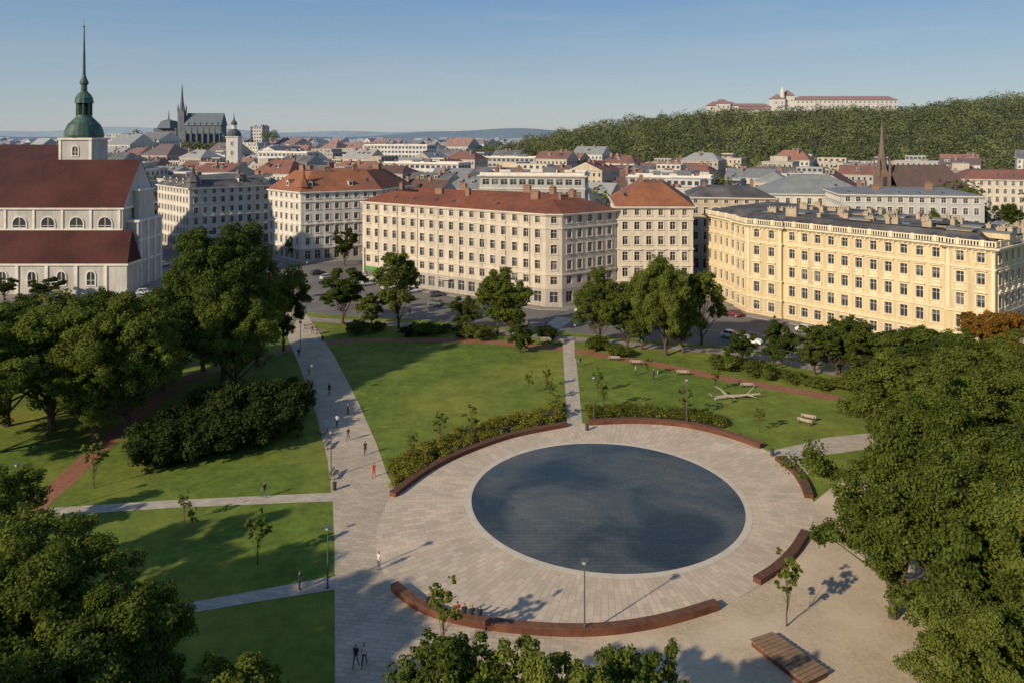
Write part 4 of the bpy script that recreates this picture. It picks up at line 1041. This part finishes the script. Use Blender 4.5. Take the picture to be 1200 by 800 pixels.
for k in range(60):
    cen.append((-372+rng.uniform(-45, 55), 825+rng.uniform(-8, 8), 22+rng.uniform(0, 6))); rad.append(5)
print('forest crowns', nf_, len(cen))
cen = np.array(cen); rad = np.array(rad)
V, tint = leafquads(rng, cen, rad, 380000, 1.25, up=.35, squash=1.0, stray=.04, tv=.42, rmin=.86, k=.35, tn=.12)
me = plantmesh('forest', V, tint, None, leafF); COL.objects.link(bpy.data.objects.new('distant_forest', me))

# ------------------------------------------------------------------ street lamps
mb = MB()
mb.tube([(0, 0, 0), (0, 0, .5), (0, 0, 6)], [.09, .07, .05], 'p', 8); mb.wbox(-.28, .28, -.28, .28, 6.0, 6.06, 'p'); mb.lathe((0, 0), [(.2, 5.75), (.24, 6.0)], 'l', 10); mb.lathe((0, 0), [(.14, 0), (.14, .12)], 'p', 10); mb.wbox(-.3, .3, -.03, .03, 5.7, 5.76, 'p')
lamp = mb.mesh('street_lamp', {'p': mat('lamp_grey', (.12, .12, .12), None, 1, .5), 'l': mat('lamp_lens', (.5, .5, .48), None, 1, .3)})
for px, py, s in ((685, 746, 1), (384, 690, .9), (388, 560, .9), (696, 492, 1), (20, 612, 1), (366, 470, .9), (674, 420, 1), (352, 412, .9), (815, 370, 1.2), (606, 378, 1.1), (360, 340, 1.2), (945, 432, 1), (240, 322, 1.2), (805, 495, 1), (300, 400, 1)):
    x, y = G(px, py); put('street_lamp', lamp, x, y, ZP, 0, (1, 1, s))
# ------------------------------------------------------------------ park benches
mb = MB()
for k in range(4): mb.wbox(-.9, .9, -.25+k*.12, -.16+k*.12, .42, .46, 'w')
for k in range(3): mb.wbox(-.9, .9, .25+k*.03, .28+k*.03, .55+k*.13, .65+k*.13, 'w')
for x in (-.7, .7):
    mb.wbox(x-.04, x+.04, -.24, .24, .36, .42, 's'); mb.wbox(x-.04, x+.04, -.22, -.16, 0, .36, 's'); mb.wbox(x-.04, x+.04, .2, .26, 0, .36, 's')
    mb.wbox(x-.04, x+.04, .29, .33, .36, .92, 's')
pb = mb.mesh('park_bench', {'w': mat('light_wood', (.45, .38, .30)), 's': steel})
for px, py, r in ((640, 402, 0), (655, 404, 0), (376, 392, .6), (362, 386, .6), (948, 493, 2.6), (944, 498, 2.4), (720, 423, 3), (745, 428, 3), (392, 560, 1.5), (384, 525, 1.5), (380, 508, 1.5), (800, 440, 3), (875, 455, 3)):
    x, y = G(px, py); put('park_bench', pb, x, y, ZP+.015, r, (1.1, 1.1, 1.0))
mb = MB(); mb.lathe((0, 0), [(.22, 0), (.24, .8), (.26, .85), (.2, .87), (.0, .87)], 'b', 12); bn = mb.mesh('waste_bin', {'b': steel})
for px, py in ((392, 575), (688, 505), (378, 400), (905, 535)):
    x, y = G(px, py); put('waste_bin', bn, x, y, ZP+.02)
# fallen dead tree
mb = MB(); x, y = G(860, 468)
def dl(pts, r): mb.tube([(x+a, y+b_, ZP+c_) for a, b_, c_ in pts], [q*.75 for q in r], 'b', 8)
dl([(-3, -.5, .3), (-1, 0, .4), (2, .3, .45), (4, 0, .8)], [.42, .36, .28, .12]); dl([(-1, 0, .5), (-1.8, .8, 1.2), (-2.6, 1.2, 1.6)], [.2, .14, .05]); dl([(1, .2, .5), (1.8, -.8, .9), (3, -1.6, .7)], [.2, .13, .05]); dl([(2, .3, .5), (3, 1, 1.1), (3.6, 1.2, 1.7)], [.17, .1, .04]); dl([(-2.8, -.5, .4), (-3.6, -1, .8), (-4, -.6, 1.1)], [.22, .12, .05]); dl([(-.5, 0, .5), (-.2, -1, .6), (-1, -2, .4)], [.18, .1, .04])
mb.obj('fallen_tree_trunk', {'b': deadwood})
# ------------------------------------------------------------------ cars
def carmesh(color, i):
    mb = MB(); W = .88
    prof = [(-2.12, .30), (-2.16, .62), (-2.02, .88), (-1.55, .95), (.95, .97), (1.3, .90), (1.98, .76), (2.14, .55), (2.10, .30)]
    def wd(z): return W-(.10 if z > .85 else 0)-(.03 if z < .35 else 0)
    n = len(prof)
    for k in range(n):
        (x0, z0), (x1, z1) = prof[k], prof[(k+1) % n]
        mb.face([(x0, -wd(z0), z0), (x1, -wd(z1), z1), (x1, wd(z1), z1), (x0, wd(z0), z0)], 'paint')
    for s in (-1, 1): mb.face([(x_, s*wd(z_), z_) for x_, z_ in prof], 'paint')
    b0, b1, t0, t1 = -1.75, .98, -1.25, .25; wb, wt = .76, .6; zb, zt = .955, 1.44
    A = [(b0, -wb, zb), (b1, -wb, zb), (b1, wb, zb), (b0, wb, zb)]; Bq = [(t0, -wt, zt), (t1, -wt, zt), (t1, wt, zt), (t0, wt, zt)]
    for k in range(4): mb.face([A[k], A[(k+1) % 4], Bq[(k+1) % 4], Bq[k]], 'glass')
    mb.face([(x_*1.0, y_*1.01, z_+.012) for x_, y_, z_ in Bq], 'paint')
    for s in (-1, 1):
        for (xa, xb) in ((b0, t0), (b1, t1), (-.35, -.4)):
            mb.tube([(xa, s*(wb+.004), zb), (xb, s*(wt+.004), zt)], [.045, .04], 'paint', 5)
        for xw in (-1.32, 1.32):
            mb.tube([(xw, s*.68, .32), (xw, s*.90, .32)], [.33, .33], 'tyre', 16); mb.tube([(xw, s*.90, .32), (xw, s*.915, .32)], [.19, .17], 'rim', 10)
        mb.wbox(2.0, 2.15, s*.62-.16, s*.62+.16, .58, .70, 'rim'); mb.wbox(-2.17, -2.05, s*.64-.14, s*.64+.14, .65, .80, 'tail')
        mb.wbox(.7, .9, s*.87-.08, s*.87+.08, .98, 1.1, 'paint')
    return mb.mesh('car_%d' % i, {'paint': mat('car_paint_%d' % i, color, color, 1, .3, spec=.6), 'glass': glass, 'tyre': mat('tyre', (.02, .02, .02)), 'rim': mat('rim', (.45, .45, .46), None, 1, .4), 'tail': mat('tail_lamp', (.3, .02, .02))})
cars = [carmesh(c_, i) for i, c_ in enumerate([(.75, .75, .74), (.05, .05, .055), (.3, .31, .32), (.16, .03, .03), (.04, .07, .16), (.5, .5, .5), (.1, .1, .11), (.65, .65, .64)])]
crn = random.Random(9)
aA = math.atan2(-33.6, 49); aC = math.atan2(-37.7, 31.6)
def row(p, q, n, ang, skip=.15, nm='parked_car'):
    for k in range(n):
        if crn.random() < skip: continue
        t = (k+.5)/n; put(nm, crn.choice(cars), p[0]+(q[0]-p[0])*t, p[1]+(q[1]-p[1])*t, 0, ang+crn.choice((0, math.pi)))
row((-40, 205), (6, 173), 14, aA+1.2, .4)
row((-30, 188), (2, 167), 4, aA, .6, 'car')
row((14, 172), (42, 181), 6, .3, .4)
row((47, 172), (76, 134), 8, aC, .35)
row((-104, 250), (-84, 268), 5, .72, .1)
put('parked_car', cars[0], *G(858, 396), 0, .3-1); put('parked_car', cars[0], *G(880, 402), 0, -.6)
for px, py, a_ in ((372, 322, .8), (384, 327, .8), (180, 302, .3), (192, 312, 1.2), (250, 310, .1), (335, 330, 1), (1188, 368, 1.3), (1182, 338, 1.3), (170, 345, .4), (270, 300, .4), (720, 372, .5), (762, 384, -.3)):
    x, y = G(px, py); put('car', crn.choice(cars), x, y, 0, a_)
# road paint
mb = MB()
def dash(p, q, w=.15, ln=3, gap=3):
    p = Vector(p); q = Vector(q); Lg = (q-p).length; u_ = (q-p)/Lg; n_ = Vector((-u_.y, u_.x))*w/2; s = 0
    while s < Lg:
        a = p+u_*s; b_ = p+u_*min(Lg, s+ln); mb.face([(*(a+n_), .008), (*(b_+n_), .008), (*(b_-n_), .008), (*(a-n_), .008)], 'p'); s += ln+gap
dash((-60, 200), (4, 164)); dash((4, 164), (48, 156)); dash((48, 156), (82, 118)); dash((-110, 235), (-60, 200)); dash((-95, 190), (-60, 180), .2, 60, 1); dash((-75, 300), (-70, 215)); dash((126, 150), (132, 300))
def zebra(c_, ang, n=8, ln=4):
    u_ = Vector((math.cos(ang), math.sin(ang))); v_ = Vector((-u_.y, u_.x))
    for k in range(n):
        o_ = Vector(c_)+u_*(k-n/2)*1.0; a = o_-v_*ln/2; b_ = o_+v_*ln/2; h_ = u_*.5
        mb.face([(*a, .012), (*b_, .012), (*(b_+h_), .012), (*(a+h_), .012)], 'p')
zebra(G(655, 378), 1.2, 10); zebra(G(338, 350), 1.3, 12); zebra(G(250, 322), .3, 10)
mb.obj('road_markings', {'p': white_paint})

# ------------------------------------------------------------------ people
skin = mat('skin', (.45, .27, .19), None, 1, .6)
def person(kind, top, bottom, hair, arm=0):
    """continuous skinned body"""
    V = []; E = []; Rd = []; hands = []
    def v(x, y, z, r, par=None):
        V.append((x, y, z)); Rd.append(r); i = len(V)-1
        if par is not None: E.append((par, i))
        return i
    sit = kind == 'sit'; dz = -.47 if sit else 0
    pel = v(0, 0, .95+dz, (.145, .11)); sp_ = v(0, 0, 1.12+dz, (.125, .095), pel); ch = v(0, .0, 1.34+dz, (.155, .105), sp_); nk = v(0, .01, 1.49+dz, (.055, .055), ch)
    h0 = v(0, .02, 1.57+dz, (.07, .08), nk); h1 = v(0, .02, 1.66+dz, (.08, .098), h0); h2 = v(0, .01, 1.735+dz, (.062, .075), h1)
    st_ = .28 if kind == 'walk' else .03
    for s in (-1, 1):
        hp = v(s*.09, 0, .88+dz, (.085, .09), pel)
        if sit:
            kn = v(s*.11, .42, .50, (.06, .06), hp); an = v(s*.11, .45, .1, (.042, .045), kn); v(s*.11, .60, .04, (.04, .03), an)
        else:
            kn = v(s*.095, s*st_*.5+.04*(kind == 'walk'), .5, (.06, .062), hp); an = v(s*.09, s*st_-.03, .09, (.04, .045), kn); v(s*.10, s*st_+.13, .035, (.04, .03), an)
        sh = v(s*.175, 0, 1.41+dz, (.06, .06), ch); 
        if sit: el = v(s*.22, .08, 1.15+dz, (.043, .043), sh); wr = v(s*.16, .3, 1.0+dz, (.03, .03), el); hd = v(s*.14, .37, .98+dz, (.035, .022), wr)
        elif arm and s == 1: el = v(s*.25, .04, 1.15, (.043, .043), sh); wr = v(s*.2, .24, 1.25, (.03, .03), el); hd = v(s*.18, .31, 1.31, (.035, .022), wr)
        else: el = v(s*.23, -s*st_*.3, 1.14, (.043, .043), sh); wr = v(s*.24, -s*st_*.75+.05, .9, (.03, .03), el); hd = v(s*.24, -s*st_*.8+.08, .82, (.022, .038), wr)
        hands.append((s, V[hd]))
    me = bpy.data.meshes.new('p'); me.from_pydata(V, E, []); o = bpy.data.objects.new('p', me); COL.objects.link(o)
    md = o.modifiers.new('s', 'SKIN'); md.use_smooth_shade = True
    for i, r in enumerate(Rd): me.skin_vertices[0].data[i].radius = r
    me.skin_vertices[0].data[0].use_root = True
    sd = o.modifiers.new('u', 'SUBSURF'); sd.levels = 1; sd.render_levels = 1
    dg = bpy.context.evaluated_depsgraph_get(); dg.update()
    m2 = bpy.data.meshes.new_from_object(o.evaluated_get(dg)); bpy.data.objects.remove(o)
    vs = [tuple(q.co) for q in m2.vertices]; fs = [tuple(p.vertices) for p in m2.polygons]; mi = []
    zl = .95+dz
    for p in m2.polygons:
        c_ = p.center
        if c_.z > 1.52+dz: k = 3 if (c_.z > 1.70+dz or c_.y < -.01) else 0
        elif c_.z > 1.46+dz: k = 0
        elif sit and c_.z < .56 and (c_.y > .12 or c_.z < .45): k = 2 if c_.z > .12 else 4
        elif c_.z > zl-.02 or (abs(c_.x) > .17 and c_.z > .7): k = 0 if (abs(c_.x) > .17 and c_.z < 1.2+dz) or (sit and c_.y > .2) else 1
        elif c_.z > .1: k = 2
        else: k = 4
        mi.append(k)
    mb = MB()
    for s, (hx, hy, hzz) in hands:
        for f in range(4):
            ln = (.07, .085, .08, .06)[f]; a = (f-1.5)*.018
            if sit or (arm and s == 1): mb.tube([(hx+a, hy+.02, hzz), (hx+a, hy+.02+ln*.6, hzz-.005), (hx+a, hy+.02+ln, hzz-.03)], [.009, .008, .006], 'skin', 5)
            else: mb.tube([(hx, hy+a, hzz-.02), (hx, hy+a+.005, hzz-.02-ln*.6), (hx-s*.015, hy+a+.01, hzz-.02-ln)], [.009, .008, .006], 'skin', 5)
        mb.tube([(hx-s*.01, hy+.02, hzz+.02), (hx-s*.02, hy+.055, hzz), (hx-s*.025, hy+.06, hzz-.03)], [.011, .009, .007], 'skin', 5)
        mb.wbox(s*.03-.012, s*.03+.012, .1, .112, 1.655+dz, 1.667+dz, 'eye'); mb.wbox(s*.078-.01, s*.078+.01, .0, .03, 1.63+dz, 1.68+dz, 'skin')
    mb.tube([(0, .1, 1.66+dz), (0, .13, 1.625+dz)], [.01, .018], 'skin', 5); mb.wbox(-.025, .025, .098, .11, 1.585+dz, 1.593+dz, 'lip')
    cols = {'skin': 0, 'eye': 3, 'lip': 5}
    for k, (v_, f_) in mb.d.items():
        nn_ = len(vs); vs += v_; fs += [tuple(q+nn_ for q in ff) for ff in f_]; mi += [cols[k]]*len(f_)
    me = bpy.data.meshes.new('person'); me.from_pydata(vs, [], fs)
    for c_ in (skin, mat('top_'+str(top), top), mat('bottom_'+str(bottom), bottom), mat('hair_'+str(hair), hair), mat('shoes', (.05, .05, .05)), mat('lip', (.35, .12, .1))): me.materials.append(c_)
    me.polygons.foreach_set('material_index', mi)
    for p in me.polygons: p.use_smooth = True
    return me
blk = (.03, .03, .035); wt = (.65, .64, .62); navy = (.04, .06, .12); red = (.45, .05, .04); jean = (.09, .13, .2); br_ = (.06, .035, .02); bl = (.3, .2, .09)
PW = [person('walk', wt, blk, br_), person('walk', blk, jean, bl), person('walk', red, red, br_, 1), person('stand', navy, blk, br_, 1), person('stand', wt, jean, blk), person('walk', blk, blk, br_)]
PS = [person('sit', wt, jean, br_), person('sit', blk, blk, bl), person('sit', red, navy, br_)]
for px, py, k, r in ((444, 669, 4, 2.5), (351, 693, 3, -1.4), (427, 782, 0, 3), (417, 783, 1, 2.9), (310, 584, 1, 1.4), (438, 560, 2, 3.1), (428, 534, 5, .2), (408, 517, 1, 3), (395, 501, 0, .3), (408, 487, 3, 2.8), (386, 463, 5, 0), (362, 440, 4, 3), (350, 420, 1, .2),
                     (352, 380, 0, 1), (338, 376, 5, 2), (366, 392, 1, 3), (745, 441, 0, 1.5), (771, 446, 4, 1.2), (766, 445, 3, 4), (680, 430, 1, 1), (620, 384, 5, 1.5), (640, 383, 0, 1.5), (480, 372, 5, 1), (330, 356, 3, 2)):
    x, y = G(px, py); put('person', PW[k], x, y, ZP+.03 if py > 366 else .0, r)
for px, py, r in ((536, 729, .2), (544, 731, .1), (553, 733, .3), (562, 734, 0), (502, 719, .6)):
    x, y = G(px, py); put('person', PS[int(px) % 3], x, y+.25, ZP+.65-.42, r)

# ------------------------------------------------------------------ light, sky, camera
EL = math.radians(26)
sd = Vector((-.74*math.cos(EL), -.67*math.cos(EL), math.sin(EL))).normalized()
sun = bpy.data.lights.new('sun', 'SUN'); sun.energy = 4.8; sun.angle = math.radians(1.0); sun.color = (1, .83, .60)
so = bpy.data.objects.new('sun', sun); COL.objects.link(so); so.rotation_euler = sd.to_track_quat('Z', 'Y').to_euler()
w = bpy.data.worlds.new('World'); scene.world = w; w.use_nodes = True; nt = w.node_tree; N = nt.nodes; L = nt.links
bg = N['Background']; sky = N.new('ShaderNodeTexSky'); sky.sky_type = 'NISHITA'; sky.sun_disc = False; sky.sun_elevation = EL; sky.sun_rotation = math.atan2(sd.x, sd.y)
sky.air_density = 1.0; sky.dust_density = .6; sky.ozone_density = 2.0; sky.altitude = 250
bg.inputs[1].default_value = .12
tc = N.new('ShaderNodeTexCoord')
sx = N.new('ShaderNodeSeparateXYZ'); L.new(tc.outputs['Generated'], sx.inputs[0])
rp = N.new('ShaderNodeValToRGB'); L.new(sx.outputs[2], rp.inputs[0])
e = rp.color_ramp.elements; e[0].position = 0; e[0].color = (3.7, 4.0, 4.1, 1); e[1].position = .9; e[1].color = (.8, 1.35, 2.6, 1)
q = e.new(.05); q.color = (2.8, 3.5, 4.15, 1); q = e.new(.17); q.color = (1.35, 2.5, 4.1, 1)
gm = N.new('ShaderNodeMix'); gm.data_type = 'RGBA'; gm.inputs[0].default_value = .8; L.new(sky.outputs[0], gm.inputs[6]); L.new(rp.outputs[0], gm.inputs[7])
mp = N.new('ShaderNodeMapping'); mp.inputs['Scale'].default_value = (1.2, 1.2, 12); mp.inputs['Rotation'].default_value = (.06, .12, 0); L.new(tc.outputs['Generated'], mp.inputs[0])
cn = N.new('ShaderNodeTexNoise'); cn.inputs['Scale'].default_value = 2.0; cn.inputs['Detail'].default_value = 7; L.new(mp.outputs[0], cn.inputs['Vector'])
cr = N.new('ShaderNodeMapRange'); cr.inputs['From Min'].default_value = .5; cr.inputs['From Max'].default_value = .8; cr.inputs['To Max'].default_value = .3; L.new(cn.outputs['Fac'], cr.inputs['Value'])
mx = N.new('ShaderNodeMix'); mx.data_type = 'RGBA'; mx.inputs[7].default_value = (4.2, 4.5, 4.8, 1); L.new(cr.outputs[0], mx.inputs[0]); L.new(gm.outputs[2], mx.inputs[6]); L.new(mx.outputs[2], bg.inputs[0])
cam = bpy.data.cameras.new('camera'); co_ = bpy.data.objects.new('camera', cam); COL.objects.link(co_); scene.camera = co_
cam.sensor_width = 36; cam.lens = 27.0; cam.shift_y = -242/1200; cam.clip_start = .5; cam.clip_end = 40000
co_.location = (0, 0, CAMH); co_.rotation_euler = (math.radians(90), 0, 0)
scene.view_settings.view_transform = 'Standard'; scene.view_settings.look = 'None'; scene.view_settings.exposure = 0
